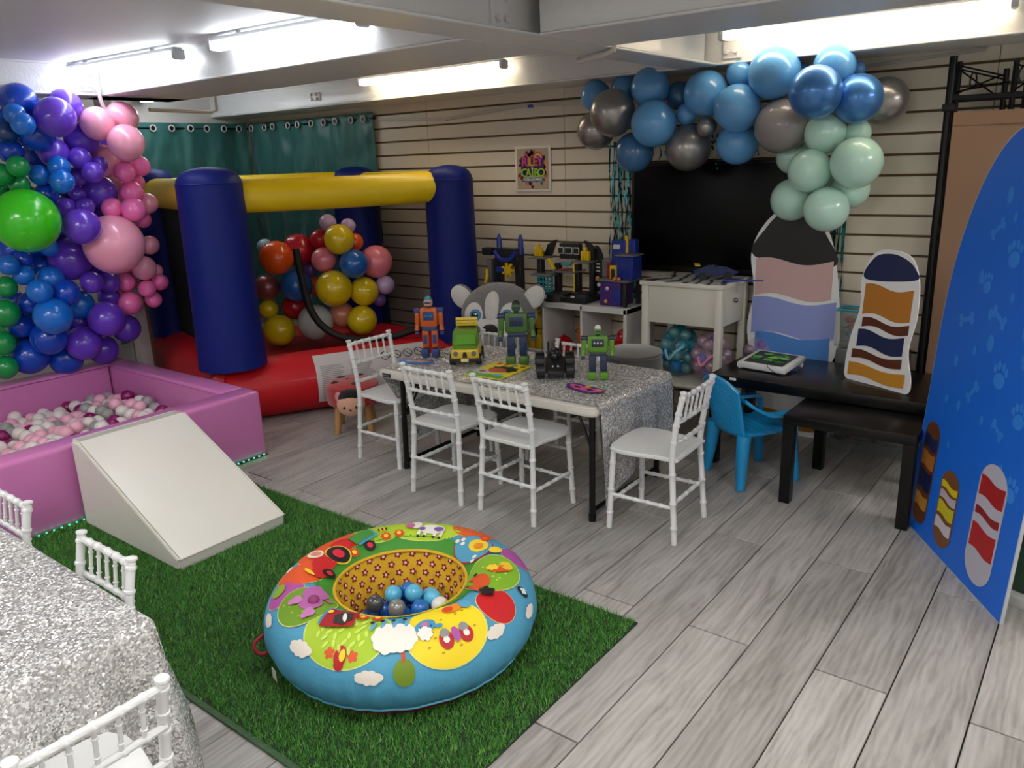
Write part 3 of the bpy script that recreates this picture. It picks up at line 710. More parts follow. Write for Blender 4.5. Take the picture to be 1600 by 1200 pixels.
# ---------------------------------------------------------------- artificial grass mat
gx0, gx1, gy0, gy1 = -3.775, -1.185, 1.04, 2.19
gm = thing('grass_mat', 'green artificial grass mat on the plank floor', 'mat')
MB().box(((gx0+gx1)/2, (gy0+gy1)/2, .003), (gx1-gx0, gy1-gy0, .006)).build('backing', mat('mat_backing', '#1d2b1a', .8), gm, smooth=False)
MB().rbox(((gx0+gx1)/2, gy0-.006, .006), (gx1-gx0, .02, .01), .004).build('edge_tape', mat('mat_edge', '#3d5a3a', .7, bump=.4, bscale=90), gm)
nb = 130000
bx_ = RNG.uniform(gx0, gx1, nb); by_ = RNG.uniform(gy0+.004, gy1, nb); ang = RNG.uniform(0, 2*PI, nb); hh = RNG.uniform(.010, .021, nb); ln = RNG.uniform(.003, .017, nb); wd = RNG.uniform(.0011, .0020, nb)
la = RNG.normal(2.3, 1.3, nb)
V = np.zeros((nb, 3, 3)); V[:, 0, 0] = bx_-np.cos(ang)*wd; V[:, 0, 1] = by_-np.sin(ang)*wd; V[:, 1, 0] = bx_+np.cos(ang)*wd; V[:, 1, 1] = by_+np.sin(ang)*wd
V[:, 2, 0] = bx_+np.cos(la)*ln; V[:, 2, 1] = by_+np.sin(la)*ln; V[:, :2, 2] = .005; V[:, 2, 2] = .005+hh
me = bpy.data.meshes.new('grass_pile'); me.vertices.add(nb*3); me.vertices.foreach_set('co', V.reshape(-1)); me.loops.add(nb*3); me.loops.foreach_set('vertex_index', np.arange(nb*3)); me.polygons.add(nb)
me.polygons.foreach_set('loop_start', np.arange(nb)*3); me.update(calc_edges=True)
at = me.attributes.new('shade', 'FLOAT', 'POINT'); sh = np.repeat(np.clip(RNG.normal(.45, .22, nb), 0, 1), 3); at.data.foreach_set('value', sh)
me.materials.append(grass_material()); gp = link('grass_pile', me, gm); gp['kind'] = 'stuff'
# ---------------------------------------------------------------- white spindle chairs
chair_w = mat('white_resin', '#dfe0e0', .3, coat=.2)
def bead_path(a, b, mids, r, ring, seg=10, bow=None):
    """points from a to b with raised bamboo rings at the fractions in mids"""
    a = Vector(a); b = Vector(b); ts = sorted(set([0, 1]+[i/seg for i in range(seg+1)]+[m+d for m in mids for d in (-.022, -.012, 0, .012, .022)])); P = []; R = []
    for t in ts:
        if t < 0 or t > 1: continue
        p = a.lerp(b, t)
        if bow: p = p + Vector(bow)*(4*t*(1-t))
        P.append(p); R.append(ring if any(abs(t-m) < .0125 for m in mids) else r)
    return P, R
def make_chair():
    t = thing('spindle_chair', 'chair', 'chair')
    pw = .148
    for s in (-1, 1):
        mb = MB(); P1, R1 = bead_path((s*.160, -.165, 0), (s*.146, -.140, .365), (.2, .5, .85), .0130, .0162, 8)
        P2, R2 = bead_path((s*.146, -.140, .365), (s*.150, -.185, .662), (.3, .55, .72, .95), .0130, .0162, 8, (0, .008, 0))
        mb.tube(P1+P2[1:]+[Vector((s*.150, -.186, .664)), Vector((s*.150, -.187, .670)), Vector((s*.150, -.187, .676)), Vector((s*.150, -.188, .680))], R1+R2[1:]+[.0105, .0165, .0160, .007], 10).build('back_post', chair_w, t)
        P, R = bead_path((s*.158, .150, 0), (s*.140, .138, .362), (.2, .5, .85), .0130, .0162, 8); MB().tube(P, R, 10).build('leg', chair_w, t)
        P, R = bead_path((s*.152, -.155, .16), (s*.150, .145, .16), (.2, .4, .6, .8), .0085, .011, 8); MB().tube(P, R, 8).build('stretcher', chair_w, t)
    for yy, zz in ((-.157, .185), (.146, .125)):
        P, R = bead_path((-.152, yy, zz), (.152, yy, zz), (.2, .4, .6, .8), .0085, .011, 8); MB().tube(P, R, 8).build('stretcher', chair_w, t)
    # seat: waisted outline, slightly dished
    out = [(-.150, -.150), (-.140, -.165), (.140, -.165), (.150, -.150), (.152, -.06), (.168, .02), (.170, .10), (.150, .150), (.10, .168), (0, .174), (-.10, .168), (-.150, .150), (-.170, .10), (-.168, .02), (-.152, -.06)]
    MB().prism(out, .020, Matrix.Translation((0, 0, .362)), bev=.006).build('seat', chair_w, t)
    def by(z): return -.140-(z-.365)/.297*.045
    for z, r in ((.652, .0105), (.545, .009), (.445, .0095)):
        P, R = bead_path((-.150, by(z), z), (.150, by(z), z), (.15, .32, .5, .68, .85), r, r*1.25, 8, (0, -.004, 0)); MB().tube(P, R, 8).build('back_rail', chair_w, t)
    for k in range(5):
        x = -.1+k*.05; P, R = bead_path((x, by(.545)-.003, .545), (x, by(.652)-.003, .652), (.25, .72), .0058, .0085, 6); MB().tube(P, R, 8).build('spindle', chair_w, t)
    return t
ch0 = make_chair(); used = [False]
def chair(x, y, rz, label, scale=1.):
    o = ch0 if not used[0] else copy_tree(ch0); used[0] = True
    o.location = (x, y, 0); o.rotation_euler = (0, 0, rz); o.scale = (scale,)*3; o['label'] = label; o['group'] = 'white spindle chairs'
chair(-2.530, 2.765, 0.0, 'white spindle chair on the near side of the toy table, towards the bouncy house')
chair(-2.100, 2.780, -.03, 'white spindle chair on the near side of the toy table, towards its cloth-draped end')
chair(-1.515, 2.955, PI/2+.03, 'white spindle chair with a fully visible seat at the cloth-draped table end')
chair(-3.115, 2.935, -PI/2, 'white spindle chair beside the ladybird stool at the table end')
chair(-2.855, 3.395, PI, 'white spindle chair across the toy table, below the husky plush', .92)
chair(-2.315, 3.395, PI, 'white spindle chair across the toy table, behind the black toy car', .92)
chair(-2.095, .680, PI, 'white spindle chair pushed to the sequined table, by the grass mat', .93)
chair(-2.735, .683, PI, 'white spindle chair just peeking over the sequined table, by the pink pit', .93)
chair(-1.58, .49, PI/2, 'large-looking white spindle chair at the corner of the sequined table', .93)

# ---------------------------------------------------------------- folding toy table with sequin cloth
plastic = mat('table_plastic', '#d8d4cb', .4, bump=.1, bscale=120, vary=.04, vscale=9)
blackm = mat('black_steel', '#0d0d0f', .4, .3)
TX0, TX1, TY0, TY1, TZ = -3.10, -1.725, 2.785, 3.485, .543
def round_rect(x0, x1, y0, y1, r, n=6):
    P = []
    for cx, cy, a0 in ((x1-r, y1-r, 0), (x0+r, y1-r, PI/2), (x0+r, y0+r, PI), (x1-r, y0+r, 1.5*PI)):
        for i in range(n+1): a = a0+PI/2*i/n; P.append((cx+r*math.cos(a), cy+r*math.sin(a)))
    return P
def folding_table(label, x0, x1, y0, y1, z):
    t = thing('folding_table', label, 'table')
    MB().prism(round_rect(x0, x1, y0, y1, .045), .045, Matrix.Translation((0, 0, z-.045)), bev=.01).build('tabletop', plastic, t)
    for s, xl in ((1, x0+.165), (-1, x1-.035)):
        for yl in (y0+.03, y1-.05):
            MB().tube([(xl, yl, z-.05), (xl-.004*s, yl-.01, .03)], .0145, 10).build('leg', blackm, t)
            MB().tube([(xl-.004*s, yl-.01, .035), (xl-.004*s, yl-.01, 0)], .018, 10).build('foot_cap', blackm, t)
        MB().tube([(xl, y0+.03, .045), (xl, y1-.05, .045)], .011, 8).build('cross_bar', blackm, t)
        MB().tube([(xl, y0+.05, .30), (xl+.10*s, y0+.07, z-.05)], .006, 6).build('brace', blackm, t)
        MB().tube([(xl, y0+.04, .31), (xl+.085*s, y0+.05, z-.05)], .006, 6).build('brace', blackm, t)
        MB().tube([(xl+.1*s, y0+.02, z-.06), (xl+.1*s, y1-.02, z-.06)], .009, 6).build('cross_bar', blackm, t)
    return t
ft = folding_table('white plastic folding table with black legs holding the toys', TX0, TX1, TY0, TY1, TZ)
MB().box((-3.02, TY0-.001, TZ-.026), (.06, .004, .02)).build('maker_plate', mat('plate_black', '#1a1a1c', .4), ft, smooth=False)
for k in range(6): MB().box((-3.04+k*.008, TY0-.0035, TZ-.026), (.005, .001, .007)).build('plate_mark', mat('plate_grey', '#8a8a88', .4), ft, smooth=False)
seq = sequin_material('silver_sequin', 175)
def cloth(name, label, path, y0, y1, hang, seed, nv=60, amp=.012):
    """path: (x, z) polyline the cloth follows; hang(x,z) = how free it hangs"""
    P = [Vector((p[0], 0, p[1])) for p in path]; D = [0]
    for i in range(1, len(P)): D.append(D[-1]+(P[i]-P[i-1]).length)
    nu = 130
    def fn(u, v):
        d = u*D[-1]; i = max(k for k in range(len(D)) if D[k] <= d+1e-9); i = min(i, len(P)-2); p = P[i].lerp(P[i+1], (d-D[i])/(D[i+1]-D[i]))
        h = hang(p.x, p.z); yy = y0+(y1-y0)*v
        f = amp*h*(math.sin(v*19+seed+1.5*fbm((u*3, v*2, seed)))+.6*fbm((v*7, u*2, seed)))
        return (p.x+f, yy+.012*h*fbm((u*5, v*3, seed+4))-.02*h*(v-.5), p.z+.0025*fbm((p.x*14, yy*14, seed))+h*.16*min(1, v*2.2)*max(0, 1-p.z/.4))
    o = MB().grid(fn, nu, nv).build(name, seq, angle=180)
    return o
zt_ = TZ+.004
pth = [(TX0+.135, .05), (TX0+.135, .2), (TX0+.13, .36), (TX0+.06, .44), (TX0+.0, zt_-.04), (TX0+.012, zt_), (-2.7, zt_+.001), (-2.1, zt_+.001), (TX1-.004, zt_), (TX1+.012, zt_-.03), (TX1+.014, .4), (TX1+.016, .2), (TX1+.02, .04)]
ck = cloth('tablecloth', '', pth, TY0+.03, TY1+.015, lambda x, z: min(1, max(0, (zt_-.04-z)/.35)), 1.0)
tag(ck, 'silver sequin cloth over the toy table, hanging down at both ends', 'tablecloth')
# second table at the near corner, fully draped
SX0, SX1, SY0, SY1, SZ = -3.25, -1.775, .10, .792, .545
folding_table('folding table hidden under the near silver sequin cloth', SX0+.02, SX1-.02, SY0+.02, SY1-.02, SZ-.004)
def drape(x0, x1, y0, y1, z, seed):
    mb = MB(); per = []
    n = 60
    for k in range(n): per.append((x0+(x1-x0)*k/n, y1, 0, 1))
    for k in range(n): per.append((x1, y1-(y1-y0)*k/n, 1, 0))
    for k in range(n): per.append((x1-(x1-x0)*k/n, y0, 0, -1))
    for k in range(n): per.append((x0, y0+(y1-y0)*k/n, -1, 0))
    rows = [(0, 0), (.004, -.004), (.010, -.02)]+[(.012+.03*(i/12), -.02-(z-.04)*i/12) for i in range(1, 13)]; V = []; m = len(per)
    for off, dz in rows:
        for i, (px, py, nx, ny) in enumerate(per):
            d2 = max(dz, -.055) if (ny == 1 and px < x1-.06) else dz; h = min(1, max(0, (-d2-.03)/.3))
            w = h*.035*(math.sin(i*.42+seed)+.8*fbm((i*.09, dz*2, seed)))
            V.append((px+nx*(off+w), py+ny*(off+w), z+d2+.003*fbm((px*12, py*12, 3))))
    F = [(r*m+i, r*m+(i+1) % m, (r+1)*m+(i+1) % m, (r+1)*m+i) for r in range(len(rows)-1) for i in range(m)]
    mb.add(V, F)
    mb.grid(lambda u, v: (x0+(x1-x0)*u, y0+(y1-y0)*v, z+.004*fbm(((x0+(x1-x0)*u)*12, (y0+(y1-y0)*v)*12, 3))*min(1, 30*u*(1-u))*min(1, 30*v*(1-v))), 90, 50)
    bm = bmesh.new(); me = mb.mesh('tablecloth', sequin_material('silver_sequin_near', 200), angle=180); bm.from_mesh(me); bmesh.ops.remove_doubles(bm, verts=bm.verts[:], dist=.004); bmesh.ops.recalc_face_normals(bm, faces=bm.faces[:]); bm.to_mesh(me); bm.free()
    return link('tablecloth', me)
tag(drape(SX0, SX1, SY0, SY1, SZ, 2.), 'sparkling silver sequin cloth draping the near corner table', 'tablecloth')

# ---------------------------------------------------------------- things on the toy table
TT = TZ+.007
def toy_robot(label, x, y, rz, h, body, legs, feet, head, dome, joint, wide=1.):
    t = thing('toy_robot', label, 'toy robot', (x, y, TT), rz, None, h/.345)
    B = wide
    for s in (-1, 1):
        lg = MB().rbox((s*.026*B, 0, .10), (.034*B, .036, .10), .006).build('leg', legs, t); MB().rbox((s*.026*B, -.0185, .10), (.022*B, .004, .05), .002).build('leg_panel', joint, lg)
        MB().rbox((s*.029*B, -.010, .024), (.042*B, .070, .048), .010, 2).build('foot', feet, t)
        am = MB().rbox((s*.066*B, 0, .215), (.024*B, .030, .075), .007).build('upper_arm', body, t); MB().cyl((s*.050*B, 0, .258), (s*.080*B, 0, .258), .0165, 16).build('shoulder', joint, am)
        fa = MB().tube([(s*.068*B, -.002, .182), (s*.070*B, -.012, .148)], [.011*B, .014*B], 14).build('forearm', body, t); MB().rbox((s*.070*B, -.016, .136), (.020*B, .022, .020), .005).build('gripper', joint, fa)
    MB().rbox((0, 0, .158), (.078*B, .040, .026), .006).build('hip', joint, t)
    tb = MB().rbox((0, 0, .222), (.098*B, .052, .105), .012, 2).build('torso', body, t); MB().rbox((0, -.0265, .232), (.058*B, .005, .05), .002).build('chest_panel', joint, tb)
    for q in (-1, 0, 1): MB().cyl((q*.016*B, -.028, .232), (q*.016*B, -.033, .232), .0055, 12).build('button', dome, tb)
    MB().cyl((0, 0, .27), (0, 0, .288), .013, 12).build('neck', joint, t)
    hd = MB().rbox((0, 0, .303), (.046, .042, .036), .008, 2).build('head', head, t); MB().rbox((0, -.0215, .304), (.034, .004, .012), .002).build('visor', joint, hd)
    MB().lathe([(.021, 0), (.019, .010), (.012, .018), (0, .022)], 18, (0, 0, .320)).build('dome', dome, hd)
    return t
org = mat('toy_orange', '#c65a14', .4); nvy = mat('toy_navy', '#1d3156', .4, vary=.1, vscale=60); grn = mat('toy_green', '#44682a', .4, vary=.12, vscale=50); lgrn = mat('toy_bright_green', '#5a8f22', .4, vary=.08, vscale=50); sk = mat('toy_skin', '#d9a077', .45); tealm = mat('toy_teal', '#2f8f9e', .4); blu = mat('toy_blue', '#2c3f78', .4)
steel = mat('toy_steel', '#3a3f4c', .35, .4)
toy_robot('orange toy robot with a teal dome head on the table', -3.015, 3.13, .6, .345, org, org, blu, mat('toy_sand', '#cf9a72', .45), tealm, blu)
toy_robot('tall dark green toy robot with navy legs by the yellow book', -2.485, 3.235, .6, .345, grn, nvy, grn, grn, mat('toy_dark', '#1d2416', .5), nvy, 1.22)
toy_robot('shorter bright green toy robot with navy legs near the table end', -1.965, 3.20, .55, .27, lgrn, nvy, lgrn, lgrn, mat('toy_white', '#d8d8d4', .4), steel, 1.3)
# toy van
vy = mat('van_yellow', '#dcbc2c', .38, coat=.2); vg = mat('van_green', '#5f8a25', .35, coat=.2, vary=.1, vscale=30); vb = mat('toy_black', '#101112', .45); vgl = mat('van_glass', '#5f9a2c', .12, coat=.5)
van = thing('toy_van', 'yellow and green toy van with a raised yellow roof hatch', 'toy van', (-2.765, 3.15, TT), .62, None, .96)
MB().rbox((0, 0, .062), (.155, .27, .075), .02, 3).build('lower_body', vy, van)
MB().prism([(-.13, 0), (.13, 0), (.125, .07), (.09, .085), (-.045, .085), (-.10, .02)], .142, Matrix(((0, 0, 1, -.071), (1, 0, 0, 0), (0, 1, 0, .097), (0, 0, 0, 1))), bev=.008).build('cabin', vg, van)
MB().prism([(-.06, -.028), (.06, -.028), (.052, .032), (-.052, .032)], .004, Matrix.Translation((0, -.092, .138)) @ Matrix.Rotation(math.radians(50), 4, 'X')).build('windscreen', vgl, van)
for s in (-1, 1):
    MB().prism([(-.05, 0), (.06, 0), (.06, .04), (-.03, .04)], .003, Matrix(((0, 0, s*1., s*.0715), (1, 0, 0, .01), (0, 1, 0, .115), (0, 0, 0, 1)))).build('side_window', vgl, van)
    for yy in (-.085, .085):
        w = MB(); w.tube([(s*.058, yy, .032), (s*.088, yy, .032)], .032, 18); wo = w.build('wheel', vb, van)
        MB().cyl((s*.088, yy, .032), (s*.092, yy, .032), .016, 12).build('hub', mat('hub_grey', '#8c8c8a', .4), wo)
    h = MB(); h.cyl((s*.05, -.134, .072), (s*.05, -.141, .072), .014, 14); h.build('headlight', mat('lamp_grey', '#73777c', .2, .4), van)
MB().rbox((0, -.138, .036), (.165, .022, .02), .006).build('bumper', vb, van)
MB().rbox((0, -.152, .038), (.042, .004, .018), .002).build('number_plate', mat('plate_cream', '#d8d49a', .5), van)
MB().prism([(-.014, -.018), (.014, -.018), (.008, .012), (-.008, .012)], .006, Matrix.Translation((0, -.136, .07)) @ Matrix.Rotation(PI/2, 4, 'X')).build('grille', vb, van)
MB().rbox((0, .065, .213), (.125, .012, .05), .004, rot=Rx(-.12)).build('roof_hatch', vy, van)
for k in range(2): MB().box((0, .0575, .204+k*.018), (.118, .003, .002), Rx(-.12)).build('hatch_groove', mat('groove_ochre', '#8f7512', .5), van, smooth=False)
MB().box((0, .075, .185), (.10, .012, .02)).build('hatch_hinge', vb, van, smooth=False)
# black toy buggy
car = thing('toy_car', 'matt black armoured toy car with four chunky wheels', 'toy car', (-2.195, 3.165, TT), .62, None, .9)
MB().prism([(-.13, .02), (.12, .02), (.125, .075), (.05, .10), (-.04, .09), (-.115, .05)], .11, Matrix(((0, 0, 1, -.055), (1, 0, 0, 0), (0, 1, 0, 0), (0, 0, 0, 1))), bev=.012).build('body', vb, car)
MB().ball((0, .01, .105), (.036, .06, .045), 16, 10).build('canopy', mat('car_canopy', '#17191c', .15), car)
for s in (-1, 1):
    for yy, rr, ww in ((-.085, .042, .04), (.085, .052, .048)):
        w = MB(); w.tube([(s*.058, yy, rr), (s*.06, yy, rr), (s*(.06+ww), yy, rr), (s*(.062+ww), yy, rr)], [rr*.85, rr, rr, rr*.85], 20); wo = w.build('wheel', vb, car)
        for q in range(10):
            a = q*2*PI/10; MB().box((s*(.06+ww/2), yy+rr*math.cos(a), rr+rr*math.sin(a)), (ww*.9, .008, .008), Rx(a)).build('tread', vb, wo, smooth=False)
        MB().cyl((s*(.062+ww), yy, rr), (s*(.066+ww), yy, rr), rr*.45, 10).build('hub', mat('hub_dark', '#2a2c2f', .4), wo)
    MB().prism([(0, 0), (.06, 0), (.09, .075), (.055, .06)], .012, Matrix(((0, 0, 1, s*.035-.006), (1, 0, 0, .03), (0, 1, 0, .085), (0, 0, 0, 1))), bev=.003).build('rear_fin', vb, car)
MB().rbox((0, -.128, .035), (.085, .03, .03), .006).build('nose', vb, car)
for s in (-1, 1): MB().cyl((s*.014, -.112, .074), (s*.014, -.118, .073), .005, 10).build('headlight', mat('lamp_white', '#c8ccd0', .2), car)
# picture book and paper masks
bk = thing('picture_book', 'thin yellow picture book lying among the toys', 'book', (-2.478, 3.062, TT), .03)
MB().rbox((0, 0, .003), (.225, .285, .006), .001, 1).build('cover', mat('book_yellow', '#e3d01c', .4), bk)
def flat(name, pts, z, hexc, par, rough=.45): return MB().prism(pts, .0006, Matrix.Translation((0, 0, z))).build(name, mat('flat_'+hexc[1:], hexc, rough), par, smooth=False)
def ell(cx, cy, a, b, n=20, rot=0): return [(cx+a*math.cos(t)*math.cos(rot)-b*math.sin(t)*math.sin(rot), cy+a*math.cos(t)*math.sin(rot)+b*math.sin(t)*math.cos(rot)) for t in np.linspace(0, 2*PI, n, endpoint=False)]
flat('meadow_print', [(-.112, -.142), (.112, -.142), (.112, -.10), (.04, -.085), (-.05, -.10), (-.112, -.08)], .0062, '#4fa53a', bk)
flat('path_print', [(-.112, -.08), (-.05, -.10), (.0, -.09), (-.02, -.03), (-.112, -.03)], .0063, '#b9bdbf', bk)
flat('hair_print', [(.02+.075*(1+.12*math.cos(9*t))*math.cos(t), .02+.055*(1+.12*math.cos(9*t))*math.sin(t)) for t in np.linspace(0, 2*PI, 54, endpoint=False)], .0066, '#241a16', bk)
flat('face_print', ell(.0, -.012, .052, .040), .0073, '#b5522c', bk); flat('scarf_print', ell(-.06, -.06, .02, .012), .0073, '#a02a24', bk); flat('leaf_print', ell(.06, -.09, .03, .016), .0075, '#4fb3c9', bk)
for i, (x_, h_) in enumerate(((-.07, '#d6451f'), (-.025, '#d6451f'), (.03, '#3f9a86'), (.08, '#8a3a2a'))): flat('title_print', ell(x_, .105, .014, .018, 9), .0066, h_, bk)
m1 = thing('paper_mask', 'blue and salmon paper face mask on the table by the orange toy robot', 'paper mask', (-3.0, 2.985, TT), .25)
def mask_outline(w, h): return [(w*math.cos(t)*(1+.10*math.cos(2*t)), h*math.sin(t)*(1-.12*math.cos(4*t))+.008*math.cos(2*t)) for t in np.linspace(0, 2*PI, 40, endpoint=False)]
flat('mask_card', mask_outline(.10, .045), .001, '#3f7fc4', m1); flat('mask_band', ell(0, .012, .088, .016), .0018, '#d98a72', m1)
for s in (-1, 1): flat('eye_patch', ell(s*.036, -.006, .022, .011), .0026, '#9cc4e8', m1)
flat('mask_string', [(-.10, .034), (.10, .040), (.10, .046), (-.10, .041)], .0034, '#15161a', m1)
m2 = thing('paper_mask', 'purple and pink paper face mask near the cloth-draped table corner', 'paper mask', (-1.925, 3.015, TT), -.2)
flat('mask_card', mask_outline(.105, .052), .001, '#4d2a78', m2); flat('mask_cheeks', mask_outline(.092, .026), .0018, '#d6559a', m2)
for s in (-1, 1): flat('eye_patch', ell(s*.04, -.006, .02, .011), .0026, '#1a1420', m2)
flat('badge_print', ell(0, .026, .017, .014), .0034, '#e3b62a', m2); flat('trim_print', [(.06, .01), (.10, .02), (.09, .03), (.055, .025)], .003, '#e0a030', m2)
# ---------------------------------------------------------------- farm-print play ring
RC = Vector((-1.79, 1.640, .012)); RM, RA, RB_, RZC = .325, .132, .130, .135
ring = thing('play_ring', 'inflatable baby play ring printed with farm animals on the grass mat', 'play ring', RC)
def rpt(th, ph, off=0.):
    """point on the ring: th around, ph round the tube (0 outer, 90 top, 180 inner), degrees"""
    t = math.radians(th); p = math.radians(ph)
    wr = 1+.018*math.sin(t*34+3*math.sin(t*5))*max(0, math.cos(p+.35))**6
    a, b = (RA*wr+off), (RB_*wr+off)
    rho = RM + a*math.cos(p); return Vector((rho*math.cos(t), rho*math.sin(t), RZC + b*math.sin(p)))
NT = 200
def band(p0, p1, npz, m, name, off=0.): return MB().grid(lambda u, v: rpt(360*u, p0+(p1-p0)*v, off), NT+1, npz).build(name, m, ring, angle=180)
skyb = mat('ring_blue', '#4f9dc0', .6, bump=.15, bscale=30, vary=.05)
band(-46, 125, 40, skyb, 'cover'); redm = mat('ring_red', '#8f1226', .6, bump=.2, bscale=25)
MB().grid(lambda u, v: (lambda q: Vector((q.x*(1-.08*v), q.y*(1-.08*v), q.z*(1-v)+.0*v)))(rpt(360*u, -46)), NT+1, 6).build('underside', redm, ring, angle=180)
MB().tube([rpt(a, -46, .002) for a in np.linspace(0, 360, 150, endpoint=False)], .004, 6, closed=True).build('piping', mat('ring_piping', '#5fb0d0', .5), ring)
gr_in = mat('ring_grass', '#3f8f28', .6, bump=.2, bscale=60)
band(114, 138, 8, gr_in, 'grass_band', .0022)
# toothed grass edge
gz = MB()
for k in range(150):
    a = k*2.4; q = [rpt(a-1.2, 115, .003), rpt(a+1.2, 115, .003), rpt(a+.4*math.sin(k*7), 106+3*math.sin(k*3.7), .003)]; gz.add(q, [(0, 1, 2)])
gz.build('grass_fringe', gr_in, ring, smooth=False)
# lining
def lin_pt(th, v, off=0.):
    t = math.radians(th); q = rpt(th, 138); r0 = math.hypot(q.x, q.y); qu = .006*abs(math.sin(t*8+v*3)) + .006*abs(math.sin(t*8-v*3))
    r = r0*(1-.16*v) - qu*(1-abs(2*v-1)) - off; return Vector((r*math.cos(t), r*math.sin(t), q.z*(1-v)+.012*v))
liny = mat('ring_lining', '#dfae22', .7, bump=.25, bscale=40, vary=.06)
MB().grid(lambda u, v: lin_pt(360*u, v), 161, 16).build('lining', liny, ring, angle=180)
MB().lathe([(0, .012), (.19, .012)], 40).build('lining_floor', liny, ring)
MB().tube([rpt(a, 139, .004) for a in np.linspace(0, 360, 100, endpoint=False)], .006, 6, closed=True).build('lining_piping', mat('ring_yellow_edge', '#dcae20', .6), ring)
fl_m = MB().prism([(.0112*(1+.28*math.cos(5*t))*math.cos(t), .0112*(1+.28*math.cos(5*t))*math.sin(t)) for t in np.linspace(0, 2*PI, 30, endpoint=False)], .0008).mesh('lining_flower', mat('flower_red', '#8c1420', .6), False)
fc_m = MB().prism(ell(0, 0, .005, .005, 10), .0008, Matrix.Translation((0, 0, .0009))).mesh('flower_centre', mat('flower_pink', '#f0c3c8', .6), False)
for rowi in range(6):
    for k in range(26):
        th = k*360/26 + (rowi % 2)*7; v = .05+rowi*.155
        if 200 < th % 360 < 360 and rowi > 0 and not (200 < th % 360 < 235 or 330 < th % 360 < 360): continue
        p = lin_pt(th, v, .003); n = Vector((-math.cos(math.radians(th)), -math.sin(math.radians(th)), .25))
        o = link('lining_flower', fl_m, ring, p); o.rotation_euler = n.to_track_quat('Z', 'Y').to_euler(); c = link('flower_centre', fc_m, o)
# appliques
def decal(name, th, ph, rfun, hexc, layer=1, rot=0., n=40, rough=.6, parent=None):
    """a printed or sewn patch wrapped on the ring; rfun(angle) -> radius (m); +y points outward"""
    rho = RM + RA*math.cos(math.radians(ph)); V = []; F = []
    fr = [0, .34, .68, 1.]
    for i, f in enumerate(fr[1:]):
        for k in range(n):
            a = 2*PI*k/n; r = rfun(a)*f*(1.3 if name == 'hill_patch' else 1.2); x = r*math.cos(a+rot); y = r*math.sin(a+rot)
            ph2 = ph - math.degrees(y/((RA+RB_)/2)); rho2 = max(.2, (rho+RM + RA*math.cos(math.radians(ph2)))/2)
            V.append(rpt(th - math.degrees(x/rho2), ph2, .0019*layer+.0012))
    V.append(rpt(th, ph, .0019*layer+.0012)); c = len(V)-1
    if name == 'hill_patch': decal('hill_edging', th, ph, lambda t: rfun(t)*1.12, '#d9dc8a', layer-.35, rot, n)
    for k in range(n):
        k2 = (k+1) % n; F.append((c, k, k2))
        for i in range(2): F.append((i*n+k, (i+1)*n+k, (i+1)*n+k2, i*n+k2))
    mb = MB().add(V, F); return mb.build(name, mat('print_'+hexc[1:], hexc, rough), parent or ring, angle=180)
def EL(a, b): return lambda t: a*b/math.sqrt((b*math.cos(t))**2+(a*math.sin(t))**2)
def LOBE(r, n, k, ph=0): return lambda t: r*(1+k*abs(math.cos(n*t/2+ph)))
def CLOUD(r): return lambda t: EL(r*1.25, r*.62)(t)*(1+.22*abs(math.sin(3.2*t+.6)))
# hills
decal('hill_patch', -71, 73, EL(.105, .085), '#a9c92a', 1); decal('hill_patch', -24, 62, EL(.098, .082), '#f0d51c', 2); decal('hill_patch', 6, 62, EL(.05, .052), '#c8161c', 1)
decal('hill_patch', 31, 95, EL(.09, .07), '#7fb024', 2); decal('hill_patch', -107, 88, EL(.075, .072), '#6f9a1c', 2); decal('hill_patch', -142, 84, EL(.055, .06), '#e5571c', 1)
decal('hill_patch', -126, 66, EL(.048, .05), '#b0509c', 1); decal('hill_patch', 118, 88, EL(.115, .06), '#b5d22c', 1); decal('hill_patch', 150, 90, EL(.075, .05), '#a9c92a', 1); decal('hill_patch', 88, 68, EL(.07, .05), '#e2601f', 1); decal('hill_patch', 53, 52, EL(.05, .045), '#a8509c', 1); decal('hill_patch', 175, 84, EL(.075, .05), '#e5571c', 1); decal('hill_patch', -165, 86, EL(.06, .05), '#e5571c', 1)
for i in range(30):       # leaf strokes on the leafy hill
    a = i*2.4; r = .012+.0125*math.sqrt(i); x = r*math.cos(a); y = r*.8*math.sin(a)
    decal('leaf_stroke', -71-math.degrees(x/.34), 73-math.degrees(y/.13), EL(.011, .0045), '#c9df62', 2, rot=1.0+(i % 2)*.9, n=10)
for i in range(16): decal('stitch_dot', -24+random.Random(i).uniform(-13, 13), 60+random.Random(i+50).uniform(-26, 22), EL(.0045, .0025), '#c48a12', 3, n=8)
for i in range(16): decal('stitch_dot', 31+random.Random(i).uniform(-12, 12), 93+random.Random(i+70).uniform(-24, 20), EL(.0035, .0035), '#c9df62', 3, n=8)
for i in range(12): decal('stitch_dot', -107+random.Random(i).uniform(-10, 10), 84+random.Random(i+90).uniform(-26, 22), EL(.003, .003), '#b9d23a', 3, n=8)
# pond, duck
decal('pond_patch', 70, 108, EL(.07, .058), '#b01c28', 2); pd = decal('pond_patch', 70, 108, EL(.065, .053), '#4f9dc0', 3)
decal('duck_body', 68, 100, EL(.036, .026), '#f0cf2a', 4); decal('duck_wing', 67, 101, EL(.016, .013), '#e8901c', 5); decal('duck_head', 57, 84, EL(.02, .018), '#f0cf2a', 4)
MB().ball(rpt(72, 84, .012), (.018, .014, .01), 12, 8).build('duck_bill', mat('print_e0481c', '#d8431a', .6), ring)
for i, (a, b) in enumerate(((80, 112), (83, 105), (86, 112), (55, 122), (58, 116))): decal('pond_daisy', a, b, EL(.007, .007), '#efe6d6', 4, n=12)
